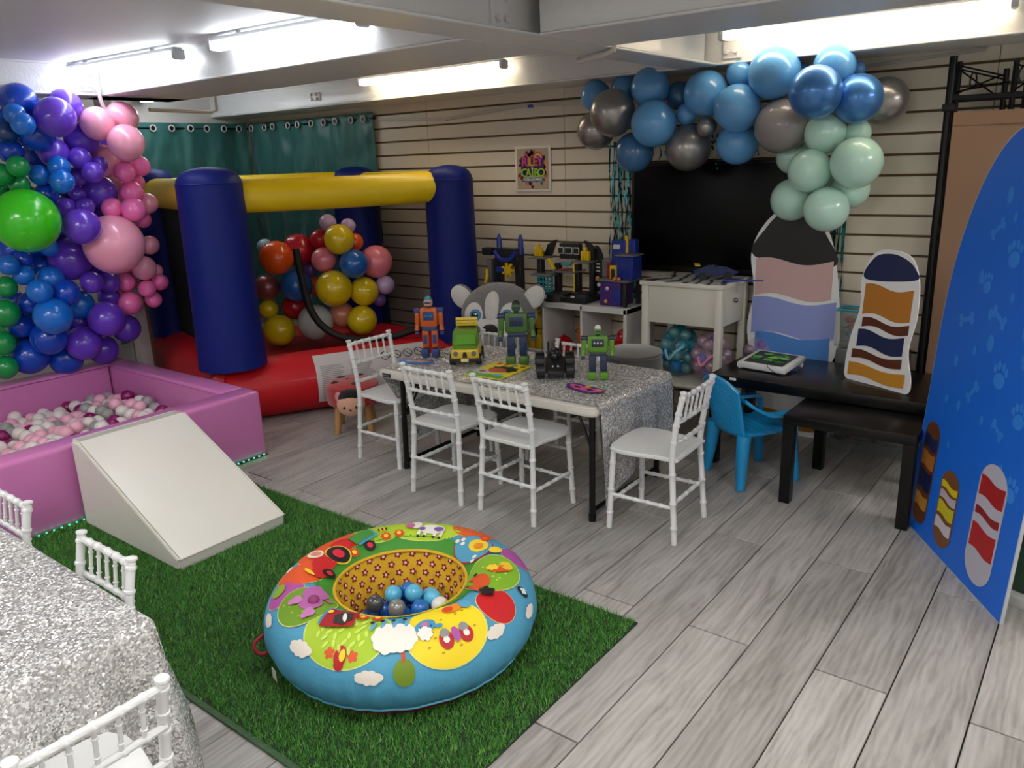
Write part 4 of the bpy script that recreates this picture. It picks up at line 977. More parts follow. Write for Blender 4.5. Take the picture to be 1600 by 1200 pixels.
# pony
for th, ph, f, h in ((20, 104, EL(.042, .022), '#dc531c'), (34, 84, EL(.018, .030), '#dc531c'), (38, 76, EL(.022, .016), '#e8c42a')): decal('pony_patch', th, ph, f, h, 4, rot=.4)
for th, ph in ((12, 112), (9, 100), (27, 112), (24, 118)): decal('pony_leg', th, ph, EL(.022, .007), '#dc531c', 4, rot=1.2)
for th, ph in ((13, 120), (30, 118)): decal('pony_hoof', th, ph, EL(.007, .006), '#17130f', 5, n=12)
decal('pony_mane', 35, 95, LOBE(.012, 7, .5), '#f0cf2a', 5); decal('pony_tail', 9, 84, LOBE(.013, 5, .7), '#14100e', 5)
# sheep
decal('sheep_wool', -50, 66, LOBE(.036, 9, .16), '#e9e4da', 4); decal('sheep_wool', -44, 66, LOBE(.034, 9, .16), '#e9e4da', 4); decal('sheep_head', -33, 74, EL(.027, .018), '#4690b8', 5, rot=.3); decal('sheep_ear', -27, 70, EL(.010, .006), '#4690b8', 5); decal('sheep_nose', -33, 76, EL(.009, .006), '#d0699a', 6); [decal('sheep_eye', q, 72, EL(.0025, .0025), '#17130f', 6, n=8) for q in (-35.5, -30.5)]
decal('sheep_fringe', -34, 64, LOBE(.015, 7, .3), '#e9e4da', 6)
for th, ph in ((-58, 84), (-53, 88), (-47, 88), (-41, 88)): o = decal('sheep_leg', th, ph, EL(.017, .0055), '#5aa3c4', 4, rot=1.3); decal('sheep_hoof', th-1, ph+5, EL(.006, .005), '#17130f', 5, n=10)
# chick, butterfly
decal('chick_body', -15, 92, EL(.03, .016), '#e8901c', 4); decal('chick_wing', -18, 92, EL(.014, .011), '#d8431a', 5); decal('chick_head', -8, 88, EL(.014, .016), '#5aa3c4', 5)
for s, th in ((1, -26), (-1, -17)): decal('butterfly_wing', th, 50, EL(.018, .022), '#b81a24', 4); decal('butterfly_spot', th, 50, EL(.008, .008), '#efe6d6', 5, n=14); decal('butterfly_top', th, 58, EL(.012, .012), '#8a8a8c', 5)
decal('butterfly_body', -21.5, 53, EL(.010, .018), '#a8509c', 6)
# pig with a stuffed snout
pg = decal('pig_body', -114, 106, EL(.040, .032), '#b763a4', 4); decal('pig_head', -105, 92, EL(.036, .028), '#b763a4', 4)
for th in (-112, -97): decal('pig_ear', th, 78, LOBE(.013, 3, .5, 1.0), '#c77ab4', 5)
for th in (-101, -122): decal('pig_leg', th, 114, EL(.012, .007), '#b763a4', 4)
MB().ball(rpt(-105, 96, .012), (.019, .019, .015), 14, 10).build('pig_snout', mat('snout', '#8c3a6c', .7), ring)
# tractor
decal('tractor_body', -158, 108, EL(.052, .030), '#c8161c', 4); decal('tractor_hood', -146, 112, EL(.035, .022), '#c8161c', 4); decal('tractor_cab', 178, 98, EL(.04, .028), '#c8161c', 3)
for th, ph, r in ((-172, 112, .034), (-147, 124, .019), (161, 121, .018)):
    decal('tractor_tyre', th, ph, EL(r*1.14, r*1.14), '#f0cf2a', 4, n=28) if r > .02 else None; decal('tractor_tyre', th, ph, EL(r, r), '#14110f', 5, n=28); decal('tractor_hub', th, ph, EL(r*.5, r*.5), '#d8203c', 6, n=20)
decal('window_patch', -163, 86, EL(.024, .022), '#efe6d6', 5); decal('driver_patch', -163, 87, EL(.014, .015), '#d98a72', 6); decal('exhaust_patch', -142, 98, EL(.022, .006), '#f0cf2a', 5, rot=.8)
# cow, bee, flowers
for th, ph, a, b, h, L_ in ((112, 98, .042, .022, '#e9e4da', 4), (107, 98, .016, .011, '#7a5aa4', 5), (119, 100, .010, .008, '#7a5aa4', 5), (124, 90, .017, .019, '#e9e4da', 5), (128, 93, .015, .012, '#c25f94', 6)): decal('cow_patch', th, ph, EL(a, b), h, L_)
for th in (103, 108, 116, 121): decal('cow_leg', th, 110, EL(.005, .014), '#e9e4da', 4); decal('cow_hoof', th, 116, EL(.005, .005), '#17130f', 5, n=10)
decal('bee_body', 147, 93, EL(.016, .010), '#e8c42a', 3); [decal('bee_stripe', 147+q, 93, EL(.003, .009), '#17130f', 4, n=12) for q in (-2.5, 0, 2.5)]
for th, ph in ((146, 110), (136, 107), (-67, 104), (-58, 104), (176, 122)):
    decal('flower_patch', th, ph, LOBE(.012, 8, .35), '#d8431a', 3); decal('flower_eye', th, ph, EL(.007, .007), '#f0cf2a', 4, n=14)
# fold-out cloth books
def cloth_book(th, ph, hexc, hexc2, w, h):
    bkk = decal('cloth_book', th, ph, lambda t: min(w/max(abs(math.cos(t)), 1e-3), h/max(abs(math.sin(t)), 1e-3)), hexc, 6, n=48, rot=.25); decal('cloth_book_edge', th-2, ph+3, lambda t: min(w/max(abs(math.cos(t)), 1e-3), h/max(abs(math.sin(t)), 1e-3)), hexc2, 5, n=48, rot=.25); return bkk
cloth_book(-78, 90, '#a3161f', '#3f86b4', .042, .032); decal('barn_cat', -76, 90, LOBE(.020, 6, .3), '#2d2a2c', 7); decal('barn_cat_bib', -75, 90, EL(.005, .018), '#efe6d6', 8, rot=.6); decal('barn_moon', -86, 94, EL(.007, .007), '#f0cf2a', 7, n=14)
cloth_book(163, 98, '#3d8a35', '#3f9ab4', .038, .02)
# bird, tree, clouds on the blue side
decal('bird_body', -69, 40, EL(.016, .026), '#b81a24', 2); decal('bird_head', -69, 30, EL(.013, .013), '#b81a24', 2); decal('bird_belly', -68, 42, EL(.008, .014), '#f0cf2a', 3)
for s in (-5, 5): decal('bird_wing', -69+s, 42, LOBE(.010, 5, .5), '#d8582a', 1)
decal('tree_crown', -44, 22, EL(.026, .032), '#6f8a1c', 2); decal('tree_trunk', -44, 42, EL(.005, .018), '#b5502c', 2)
for th, ph, r in ((-88, 36, .026), (-57, 18, .024), (-4, 34, .022), (-117, 33, .02), (-150, 60, .012), (20, 20, .02)): decal('cloud_patch', th, ph, CLOUD(r), '#e6ddd0', 2)
decal('purple_tree', -130, 58, EL(.028, .02), '#8aa82a', 3); 
lg_ = decal('maker_badge', 24, 44, EL(.012, .019), '#17181a', 3); decal('maker_badge_print', 24, 44, LOBE(.007, 4, .6), '#d9dde0', 4)
# loop handle and care label
hl = [rpt(-118, -20, .002)+Vector((0, 0, 0)), rpt(-120, -18, .03), rpt(-122, -8, .036), rpt(-124, -2, .002)]
MB().tube(smooth_path(hl), .006, 8).build('loop_handle', redm, ring)
lp = rpt(-106, -26, .004); MB().box(lp+Vector((-.006, -.012, -.008)), (.03, .002, .036), Rz(math.radians(-16))).build('care_label', mat('label_white', '#d6d3cc', .6), ring, smooth=False)
# balls in the hole
RB = [('sky blue', '#5ab4d8'), ('royal blue', '#1a66b8'), ('silver grey', '#8a8886'), ('dark grey', '#4f5052'), ('white', '#e4e0dc')]
rb_m = MB().ball((0, 0, 0), .031, 20, 14).mesh('play_ball', mat('ball_base', '#999999', .3))
spots = [(-.081, -.053, .15, 3, 'dark grey ball at the end of the cluster inside the play ring'), (-.004, -.025, .145, 2, 'silver grey ball at the near lip inside the play ring'), (-.066, .020, .155, 0, 'sky blue ball stacked above the silver ones in the play ring'), (-.052, .080, .145, 1, 'royal blue ball half hidden behind sky blue ones in the play ring'), (.0, .055, .165, 0, 'topmost sky blue ball in the play ring'), (.060, .085, .15, 0, 'sky blue ball beside the white ball in the play ring'), (.064, .018, .145, 1, 'royal blue ball at the near lip of the play ring'), (.108, .070, .145, 4, 'white ball inside the play ring'), (-.03, .0, .10, 2, 'silver grey ball low in the middle of the play ring'), (-.10, .07, .12, 1, 'royal blue ball at the back edge of the play ring'), (.02, .115, .13, 0, 'sky blue ball at the far side of the play ring')]
for dx, dy, dz, ci, lab in spots:
    o = link('play_ball', rb_m, None, (RC.x+dx, RC.y+dy, dz)); setmat(o, mat('playball_%d' % ci, RB[ci][1], .28, .3 if ci in (2, 3) else 0, coat=.3)); tag(o, lab, 'ball', 'balls in the play ring')
bf = MB()
for i in range(40):
    a = i*2.4; r = .025*math.sqrt(i); bf.ball((RC.x+r*math.cos(a), RC.y+r*math.sin(a), .058+.03*(i % 2)), .031, 12, 8)
bfo = tag(bf.build('play_ball_fill', mat('playball_1', RB[1][1], .28)), 'lower balls filling the hole of the play ring', 'balls'); bfo['kind'] = 'stuff'

# ---------------------------------------------------------------- ladybird stool
ls = thing('animal_stool', 'red ladybird plush stool with stubby wooden legs', 'stool', (-3.70, 3.12, 0), .75)
lr = mat('plush_red', '#b3121c', .85, sheen=.5, bump=.4, bscale=160); lk = mat('plush_black', '#17100f', .9, sheen=.3, bump=.4, bscale=160); lf = mat('plush_skin', '#dba88e', .85, sheen=.4)
MB().lathe([(0, .16), (.13, .16), (.158, .18), (.168, .23), (.16, .29), (.13, .315), (0, .325)], 36).build('cushion', lr, ls)
for a, r, s_ in ((0, .10, .03), (1.2, .11, .025), (2.4, .1, .03), (3.6, .11, .025), (5., .10, .03), (.6, .04, .02), (3.1, .03, .022)):
    MB().ball((r*math.cos(a), r*math.sin(a), .312), (s_, s_, .014), 14, 6).build('spot', lk, ls)
MB().ball((0, -.16, .205), (.085, .05, .075), 20, 12).build('face', lf, ls); MB().ball((0, -.148, .25), (.088, .05, .05), 20, 10).build('forelock', lk, ls)
for s in (-1, 1):
    MB().ball((s*.036, -.205, .195), (.008, .005, .009), 10, 6).build('eye', lk, ls); MB().ball((s*.07, -.165, .255), (.022, .012, .034), 12, 8).build('antenna', mat('plush_pink', '#d98a96', .8), ls)
MB().ball((0, -.211, .18), (.007, .006, .006), 10, 6).build('nose', lk, ls)
oak = mat('turned_beech', '#b98a58', .5, vary=.1, vscale=20)
for sx in (-1, 1):
    for sy in (-1, 1): MB().cyl((sx*.085, sy*.085, .17), (sx*.105, sy*.105, 0), .024, 14, .019).build('leg', oak, ls)

# ---------------------------------------------------------------- husky plush behind the table
hp = thing('husky_plush', 'large grey and white husky plush looking over the toy table', 'plush toy', (-3.10, 3.86, 0), .42)
pg_ = mat('plush_grey', '#6f7072', .95, sheen=.5, bump=.5, bscale=120); pw_ = mat('plush_white', '#d9d7d3', .95, sheen=.5, bump=.5, bscale=120)
MB().lathe([(0, .0), (.18, .01), (.22, .1), (.21, .3), (.17, .48), (.1, .58), (0, .6)], 28).build('body', pg_, hp)
MB().ball((0, 0, .66), (.245, .2, .195), 32, 20).build('head', pg_, hp)
MB().ball((0, -.095, .575), (.20, .15, .125), 28, 16).build('muzzle', pw_, hp)
MB().ball((0, -.152, .72), (.055, .055, .105), 18, 12, Rx(-.28)).build('forehead_blaze', pw_, hp)
for s in (-1, 1):
    MB().ball((s*.10, -.125, .675), (.088, .08, .085), 20, 12).build('eye_patch', pw_, hp)
    e = MB(); e.ball((s*.10, -.196, .685), (.036, .022, .038), 18, 12); eo = e.build('eye', mat('eye_blue', '#3f86b8', .1, coat=.8), hp)
    MB().ball((s*.10, -.205, .685), (.025, .018, .027), 16, 10).build('pupil', mat('eye_black', '#05060a', .05, coat=1.), eo); MB().ball((s*.10+.009, -.222, .695), (.006, .004, .006), 8, 6).build('glint', mat('eye_white', '#ffffff', .2), eo)
    er = MB().ball((s*.232, -.03, .765), (.062, .03, .085), 18, 12, Ry(s*.7)).build('ear', pw_, hp); MB().ball((s*.226, -.008, .768), (.064, .03, .088), 18, 12, Ry(s*.7)).build('ear_back', pg_, er)
MB().ball((0, -.235, .60), (.05, .032, .036), 20, 12).build('nose', mat('plush_nose', '#0b0a0a', .6), hp)
MB().tube([(0, -.247, .57), (0, -.246, .52)], .003, 5).build('mouth_stitch', lk, hp)
for s in (-1, 1):
    for q in range(3): MB().ball((s*(.07+.016*q), -.226+.006*q, .555-.008*(q % 2)), .004, 8, 6).build('freckle', lk, hp)
# ---------------------------------------------------------------- cube shelf and what it holds
shw = mat('shelf_white', '#d6d4d0', .4)
sh = thing('cube_shelf', 'white open cube shelf under the toy play sets', 'shelf', (0, 4.15, 0))
HX0, HX1, HZ = -3.56, -2.345, .70; HD = .37
MB().rbox(((HX0+HX1)/2, HD/2, HZ-.019), (HX1-HX0, HD, .038), .003, 1).build('top_board', shw, sh); MB().rbox(((HX0+HX1)/2, HD/2, .36), (HX1-HX0-.04, HD-.01, .016), .002, 1).build('middle_board', shw, sh); MB().rbox(((HX0+HX1)/2, HD/2, .019), (HX1-HX0, HD, .038), .003, 1).build('bottom_board', shw, sh)
for x, w in ((HX0+.019, .038), (HX1-.012, .024), (-3.235, .016), (-2.968, .016), (-2.672, .016)): MB().rbox((x, HD/2, HZ/2), (w, HD, HZ-.01), .002, 1).build('upright', shw, sh)
SZ_ = .369
hat_r = mat('helmet_red', '#bd0f12', .2, coat=.6); hat_o = mat('helmet_orange', '#e07a0c', .25, coat=.5); yel = mat('brick_yellow', '#c9a713', .35)
def helmet(label, x, y, z, m, r, rz):
    t = thing('toy_helmet', label, 'toy helmet', (x, y, z), rz); prof = [(r*1.22, 0), (r*1.24, .006), (r*1.02, .016), (r, .03)]+[(r*math.cos(a), .03+r*.92*math.sin(a)) for a in np.linspace(0.1, PI/2, 9)]
    MB().lathe(prof, 32, sx=.92).build('shell', m, t); MB().tube([(0, r*math.cos(a)*1.01, .03+r*.94*math.sin(a)) for a in np.linspace(.15, PI-.15, 16)], .007, 8).build('ridge', m, t); MB().ball((0, -r*.78, .06), (.026, .012, .022), 12, 8).build('badge', m, t)
helmet('glossy red toy helmet in the cube shelf', -2.865, 4.235, SZ_, hat_r, .072, .3); helmet('orange toy helmet behind the red helmet in the shelf', -2.76, 4.36, SZ_+.12, hat_o, .062, -.2)
tag(MB().rbox((-2.735, 4.36, SZ_+.06), (.105, .16, .12), .008).build('toy_box', mat('box_orange', '#c65a10', .4)), 'orange toy box under the orange helmet in the shelf', 'box')
helmet('red toy helmet in the end cube of the shelf', -2.44, 4.30, SZ_+.09, hat_r, .06, .1)
tag(MB().rbox((-2.44, 4.30, SZ_+.045), (.13, .2, .09), .01).build('toy_case', mat('case_red', '#a3121a', .35)), 'red toy case in the end cube of the shelf', 'toy case')
for i, (x, z) in enumerate(((-3.03, 0), (-3.10, 0), (-3.03, .14), (-3.10, .14))):
    t = thing('toy_skittle', ['lower yellow toy skittle beside the shelf divider', 'lower yellow toy skittle nearer the husky plush', 'upper yellow toy skittle beside the shelf divider', 'upper yellow toy skittle nearer the husky plush'][i], 'toy', (x, 4.2, SZ_+z), 0, 'yellow toy skittles')
    MB().lathe([(0, 0), (.03, .002), (.033, .03), (.033, .06), (.026, .085), (.014, .098)], 16).build('body', yel, t); MB().ball((0, 0, .113), .0225, 14, 10).build('head', yel, t)
# play sets on top (plain generic toys)
ZS = HZ+.001
dk = mat('toy_charcoal', '#1d1e21', .45); gy = mat('toy_midgrey', '#6a6b6c', .45); bl = mat('toy_royal', '#1c3390', .35); yl = mat('toy_yellow', '#e0b80e', .35); cy = mat('toy_cyan', '#1f8a96', .35); rd = mat('toy_red', '#a01a24', .4); pu = mat('toy_purple', '#472478', .4); wh = mat('toy_offwhite', '#c9cbc9', .4)
def bit(t, name, m, *c, **k): return MB().rbox(c[0], c[1], k.get('r', .004), 1, k.get('rot')).build(name, m, t)
ps = thing('toy_playset', 'charcoal multi-deck toy play set with yellow details on the cube shelf', 'toy play set', (-2.885, 4.30, ZS))
bit(ps, 'base_plate', dk, (0, -.02, .018), (.46, .22, .036)); MB().lathe([(0, 0), (.09, 0), (.088, .05), (0, .052)], 24, (-.02, -.07, .0)).build('ramp_disc', dk, ps); MB().lathe([(0, 0), (.07, 0), (.068, .058), (.06, .062), (0, .064)], 24, (.16, -.05, .0)).build('turntable', dk, ps)
for x in (-.05, .14): bit(ps, 'marker_tile', wh, (x-.005, -.124 if x > 0 else -.15, .032), (.03, .006, .03)); 
for x, h in ((-.21, .27), (-.07, .2), (.085, .2), (.20, .30)): bit(ps, 'pillar', dk, (x, .02, h/2+.03), (.035, .05, h))
bit(ps, 'deck', gy, (-.15, 0, .155), (.17, .15, .012)); bit(ps, 'deck', gy, (.03, .0, .185), (.17, .15, .012)); bit(ps, 'deck', gy, (.16, .0, .255), (.13, .15, .012)); bit(ps, 'deck', gy, (-.18, .0, .265), (.13, .15, .012))
for s, x in ((1, -.13), (-1, .17)):
    MB().prism([(s*q[0], q[1]) for q in ((-.06, 0), (0, 0), (.045, .11), (.02, .105), (-.03, .075))], .012, Matrix(((1, 0, 0, x), (0, 0, 1, .03), (0, 1, 0, .27), (0, 0, 0, 1)))).build('side_fin', dk, ps)
MB().prism([(.06*math.cos(a), .15*math.sin(a)) for a in np.linspace(-PI/2, PI/2, 20)], .014, Matrix(((1, 0, 0, .205), (0, 0, 1, .04), (0, 1, 0, .2), (0, 0, 0, 1)))).build('arched_wall', dk, ps)
for k in range(3): bit(ps, 'vent_bar', wh, (.215, .032, .235-.022*k), (.06, .006, .01))
scn = bit(ps, 'console', dk, (.025, .03, .31), (.15, .05, .10)); 
for x in (-.035, .025, .085): o = bit(ps, 'screen_frame', wh, (x, .002, .315), (.045 if x != .025 else .06, .006, .045)); bit(o, 'screen', dk, (x, -.002, .315), (.036 if x != .025 else .05, .004, .034))
bit(ps, 'control_panel', cy, (.03, -.03, .235), (.08, .03, .012), rot=Rx(.5)); bit(ps, 'control_panel', rd, (.02, -.05, .198), (.07, .03, .008))
for x, z in ((-.19, .272), (.175, .262)):
    for j, dx in enumerate((-.02, .0, .022)): bit(ps, 'turret', yl, (x+dx, -.03, z+.03+.012*(j % 2)), (.02, .03, .06+.024*(j % 2)))
MB().tube([(.105, -.06, .04), (.105, -.06, .25)], .006, 8).build('slide_pole', yl, ps); MB().tube([(-.10, -.05, .26), (-.075, -.06, .24), (-.065, -.06, .215), (-.04, -.06, .20)], .012, 8).build('claw_arm', yl, ps)
cg = MB().lathe([(.048, 0), (.05, .004), (.048, .01)], 20, (-.12, -.06, .05)).build('cage', cy, ps)
for k in range(10): a = 2*PI*k/10; MB().tube([(-.12+.048*math.cos(a), -.06+.048*math.sin(a), .05), (-.12+.048*math.cos(a), -.06+.048*math.sin(a), .15)], .004, 5).build('cage_bar', cy, cg)
for z in (.08, .115, .148): MB().tube([(-.12+.048*math.cos(a), -.06+.048*math.sin(a), z) for a in np.linspace(0, 2*PI, 20, endpoint=False)], .004, 5, closed=True).build('cage_hoop', cy, cg)
rb = thing('toy_playset', 'dark toy tower with two blue prongs beside the navy bouncy post', 'toy play set', (-3.36, 4.30, ZS))
bit(rb, 'base_plate', gy, (.0, 0, .012), (.30, .2, .024))
for x in (-.1, .085): bit(rb, 'pillar', dk, (x, .02, .13), (.05, .05, .22)); MB().tube([(x+.015, .02, .27), (x+.015, .02, .37), (x+.015, .02, .405)], [.02, .018, .006], 12).build('blue_prong', bl, rb)
bit(rb, 'cabin', dk, (0, .02, .25), (.20, .08, .12)); MB().tube(smooth_path([(-.09, -.03, .29), (-.045, -.035, .245), (0, -.04, .235), (.05, -.035, .245), (.09, -.03, .29)]), .016, 10).build('cabin_rail', bl, rb)
bit(rb, 'side_pod', dk, (-.165, 0, .285), (.08, .06, .05)); o = bit(rb, 'grey_arm', gy, (-.15, .0, .15), (.04, .05, .16)); MB().tube(smooth_path([(-.165, -.03, .16), (-.15, -.05, .11), (-.17, -.05, .07)]), .012, 8).build('hook', yl, o)
gear = MB().prism([(.04*(1+.28*(1 if math.cos(7*a) > 0 else -1))*math.cos(a), .04*(1+.28*(1 if math.cos(7*a) > 0 else -1))*math.sin(a)) for a in np.linspace(0, 2*PI, 56, endpoint=False)], .015, Matrix(((1, 0, 0, .04), (0, 0, 1, -.06), (0, 1, 0, .17), (0, 0, 0, 1)))).build('yellow_gear', yl, rb); bit(rb, 'gear_box', bl, (-.03, -.045, .17), (.06, .03, .04))
for k in range(4): MB().tube([(-.08+k*.022, -.03, .03), (-.08+k*.022, -.03, .2)], .004, 5).build('fence_bar', dk, rb)
tw = thing('toy_playset', 'blue and purple toy tower block at the tinsel end of the shelf', 'toy play set', (-2.47, 4.28, ZS))
bit(tw, 'lower_storey', pu, (-.02, 0, .075), (.15, .16, .15)); bit(tw, 'deck', gy, (0, 0, .158), (.23, .2, .014)); bit(tw, 'upper_storey', bl, (.075, -.01, .235), (.11, .12, .14)); bit(tw, 'rear_tower', bl, (-.01, .04, .28), (.10, .07, .23)); bit(tw, 'rear_tower', bl, (.07, .05, .30), (.05, .05, .20))
bit(tw, 'yellow_mast', yl, (.04, .02, .33), (.02, .02, .19)); bit(tw, 'red_door', rd, (-.06, -.0, .21), (.035, .05, .09)); bit(tw, 'side_booth', gy, (-.09, .03, .22), (.06, .08, .11)); bit(tw, 'door_arch', yl, (-.01, -.045, .205), (.05, .03, .085)); bit(tw, 'arch_opening', dk, (-.01, -.062, .197), (.03, .004, .06)); bit(tw, 'roof_rail', gy, (.075, -.01, .312), (.13, .14, .012)); bit(tw, 'notice', wh, (-.02, .0, .355), (.05, .01, .03), rot=Rx(-.4)); bit(tw, 'blue_door', bl, (.03, -.082, .06), (.05, .008, .10)); bit(tw, 'corner_leg', dk, (.085, -.08, .075), (.025, .025, .15)); bit(tw, 'corner_leg', dk, (.095, .07, .075), (.025, .025, .15))
for x, z, m_ in ((-.10, .17, 'toy_peach'), (.02, .172, 'toy_peach'), (.05, .172, 'toy_peach'), (-.09, .13, 'toy_cream'), (-.03, .11, 'toy_cream'), (-.04, .03, 'toy_amber')): MB().ball((x, -.095, z), .013, 12, 8).build('bauble', mat(m_, {'toy_peach': '#c97a3c', 'toy_cream': '#cbb9c9', 'toy_amber': '#d09a2a'}[m_], .4), tw)
for k in range(8): bit(tw, 'wall_rib', bl, (.028+k*.0125, -.073, .235), (.005, .004, .12))

# ---------------------------------------------------------------- white side cabinet, its shelf and the bags of balls
cw = mat('cabinet_cream', '#d3d0c2', .45)
CX0, CX1, CY0, CY1, CZ = -2.205, -1.712, 4.08, 4.46, .895
cb = thing('side_cabinet', 'cream side cabinet with a marble-film top beside the television', 'cabinet', (0, 0, 0))
cxm, cym = (CX0+CX1)/2, (CY0+CY1)/2
MB().rbox((cxm, cym, CZ-.012), (CX1-CX0+.02, CY1-CY0+.02, .024), .003).build('top', cw, cb); MB().box((cxm, cym, CZ+.001), (CX1-CX0, CY1-CY0, .003)).build('top_film', marble_material(), cb, smooth=False)
for x in (CX0+.02, CX1-.02):
    for y in (CY0+.02, CY1-.02): MB().rbox((x, y, (CZ-.024)/2), (.04, .04, CZ-.024), .003).build('leg', cw, cb)
MB().rbox((cxm, CY0+.02, CZ-.134), (CX1-CX0-.08, .018, .215), .002).build('front_panel', cw, cb); MB().rbox((CX0+.02, cym, CZ-.134), (.018, CY1-CY0-.08, .215), .002).build('side_panel', cw, cb)
sd = MB().rbox((CX1-.02, cym, CZ-.134), (.018, CY1-CY0-.08, .215), .002).build('drawer', cw, cb); MB().ball((CX1-.002, cym+.01, CZ-.11), .015, 14, 10).build('knob', mat('knob_steel', '#8d8f92', .2, .9), sd); MB().rbox((cxm, CY1-.02, CZ-.134), (CX1-CX0-.08, .018, .215), .002).build('back_panel', cw, cb)
SHZ = .305
MB().rbox((cxm, cym, SHZ-.01), (CX1-CX0-.005, CY1-CY0-.005, .02), .002).build('shelf', cw, cb)
bagm = {'teal': mat('bag_teal', '#2a93b4', .25, alpha=.22, coat=.4), 'pink': mat('bag_pink', '#d9a8c4', .25, alpha=.2, coat=.4)}
def bag(label, c, r, kind, cols, group, n, seed):
    t = thing('ball_bag', label, 'bag', c)
    mb = MB(); mb.ball((0, 0, 0), r, 26, 18); mb.v = [tuple(Vector(p)*(1+.05*fbm(Vector(p)*14+Vector((seed, 0, 0))))) for p in mb.v]
    mb.v = [(p[0], p[1], max(p[2], -c[2]+SHZ+.003)) for p in mb.v]; mb.build('mesh_bag', bagm[kind], t, angle=180)
    MB().tube(smooth_path([(-r[0]*.2, -r[1]*1.0, r[2]*.2), (.0, -r[1]*1.05, -.02), (r[0]*.4, -r[1]*1.0, .03), (r[0]*.65, -r[1]*.8, r[2]*.35)]), .009, 8).build('drawstring', mat('string_'+kind, '#d5849f' if kind == 'pink' else '#7fc4d8', .5), t)
    rr = random.Random(seed); pts = []; br = .034; tries = 0
    while len(pts) < n and tries < 9000:
        tries += 1; d = Vector((rr.gauss(0, 1), rr.gauss(-.6, 1), rr.gauss(.2, 1))).normalized(); p = Vector((d.x*(r[0]-br), d.y*(r[1]-br), d.z*(r[2]-br)))
        if p.z+c[2] < SHZ+br+.003: continue
        if all((p-q).length > br*1.93 for q in pts): pts.append(p)
    for p in pts:
        cn, hx, me_ = rr.choice(cols); o = link('bagged_ball', bb_m, None, Vector(c)+p); setmat(o, mat('bagball_'+hx[1:], hx, .25, me_, coat=.3)); tag(o, f'{cn} ball inside the {group}', 'ball', f'{cn} balls in the {group}')
bb_m = MB().ball((0, 0, 0), .034, 18, 12).mesh('bagged_ball', mat('ball_base', '#999999', .3))
bag('teal net bag of blue and pearl balls on the cabinet shelf', (-2.05, 4.265, SHZ+.15), (.125, .13, .165), 'teal', [('bright blue', '#1a77c4', 0), ('teal', '#1f8f94', 0), ('pearl teal', '#7aa39c', .3)], 'teal bag', 20, 5)
bag('pink net bag of silver and violet balls on the cabinet shelf', (-1.835, 4.245, SHZ+.14), (.12, .13, .15), 'pink', [('silver', '#a79aa0', .4), ('violet', '#4a4ab0', 0), ('pearl mauve', '#b59aa4', .3), ('blue violet', '#3f66c0', 0)], 'pink bag', 20, 9)
bag('pink net bag of violet balls behind the cabinet leg', (-1.62, 4.42, .44), (.09, .085, .12), 'pink', [('dusky violet', '#453f9a', 0), ('dull silver', '#8f878c', .4)], 'pink bag behind the cabinet leg', 10, 14)
# toy on the cabinet
ty = thing('toy_vehicle', 'blue and black toy vehicle lying on the marble-film cabinet top', 'toy', (-1.84, 4.27, CZ+.003), .5)
MB().prism([(-.11, 0), (.1, 0), (.13, .02), (.06, .05), (-.04, .06), (-.12, .03)], .05, Matrix(((1, 0, 0, 0), (0, 0, 1, -.025), (0, 1, 0, .022), (0, 0, 0, 1))), bev=.006).build('body', mat('toy_darkblue', '#15275c', .35), ty)
for x in (-.07, .07):
    for y in (-.03, .03): MB().tube([(x, y-.01, .022), (x, y+.01, .022)], .022, 14).build('wheel', vb, ty)
MB().ball((-.01, 0, .075), (.035, .024, .022), 14, 8).build('canopy', mat('toy_dark_glass', '#0c0f14', .15), ty); MB().rbox((-.10, 0, .085), (.03, .09, .008), .002).build('wing', yl, ty); MB().prism([(-.05, -.02), (.17, -.05), (.17, -.03), (-.02, .02)], .006, Matrix.Translation((.08, -.08, .004))).build('blue_blade', mat('toy_blade', '#1c3fa8', .3), ty)

# ---------------------------------------------------------------- television, tinsel, pouf
tv = thing('television', 'large black flat television on the slat wall under the balloon arch', 'television', (-2.0, 4.50, 1.20))
MB().rbox((0, 0, .02), (1.0, .05, .66), .012).build('casing', mat('tv_black', '#060607', .35), tv); MB().rbox((0, -.0255, .03), (.955, .004, .60), .002).build('screen', mat('tv_screen', '#020203', .35, spec=.15), tv); MB().box((0, -.027, -.295), (.07, .003, .008)).build('logo_bar', mat('tv_logo', '#3d3f42', .4), tv, smooth=False)
tin = {'aqua': mat('tinsel_aqua', '#2f8f9c', .16, .9), 'green': mat('tinsel_green', '#1d6a68', .18, .9)}
def tinsel(label, x0, x1, y, z0, z1, n, m, seed):
    t = thing('tinsel_fringe', label, 'tinsel curtain'); rr = random.Random(seed)
    for k in range(n):
        x = x0+(x1-x0)*(k+.5)/n + rr.uniform(-.006, .006); yy = y-rr.uniform(0, .03); zb = z1+rr.uniform(-.03, .12); w = rr.uniform(.004, .008); s = rr.uniform(0, 6); V = []; F = []; N_ = 22
        for i in range(N_+1):
            z = z0+(zb-z0)*i/N_; a = s+i*rr.uniform(.2, .7); dx = .006*math.sin(s+i*.5); V += [(x+dx-w*math.cos(a), yy-w*math.sin(a), z), (x+dx+w*math.cos(a), yy+w*math.sin(a), z)]
        for i in range(N_): F.append((2*i, 2*i+1, 2*i+3, 2*i+2))
        MB().add(V, F).build('strand', m, t, angle=20)
tinsel('aqua tinsel fringe hanging between the poster and the television', -2.66, -2.47, 4.515, 1.68, .66, 16, tin['aqua'], 1)
tinsel('dark green tinsel fringe hanging below the mint balloons', -1.46, -1.20, 4.515, 1.42, .12, 20, tin['green'], 2)
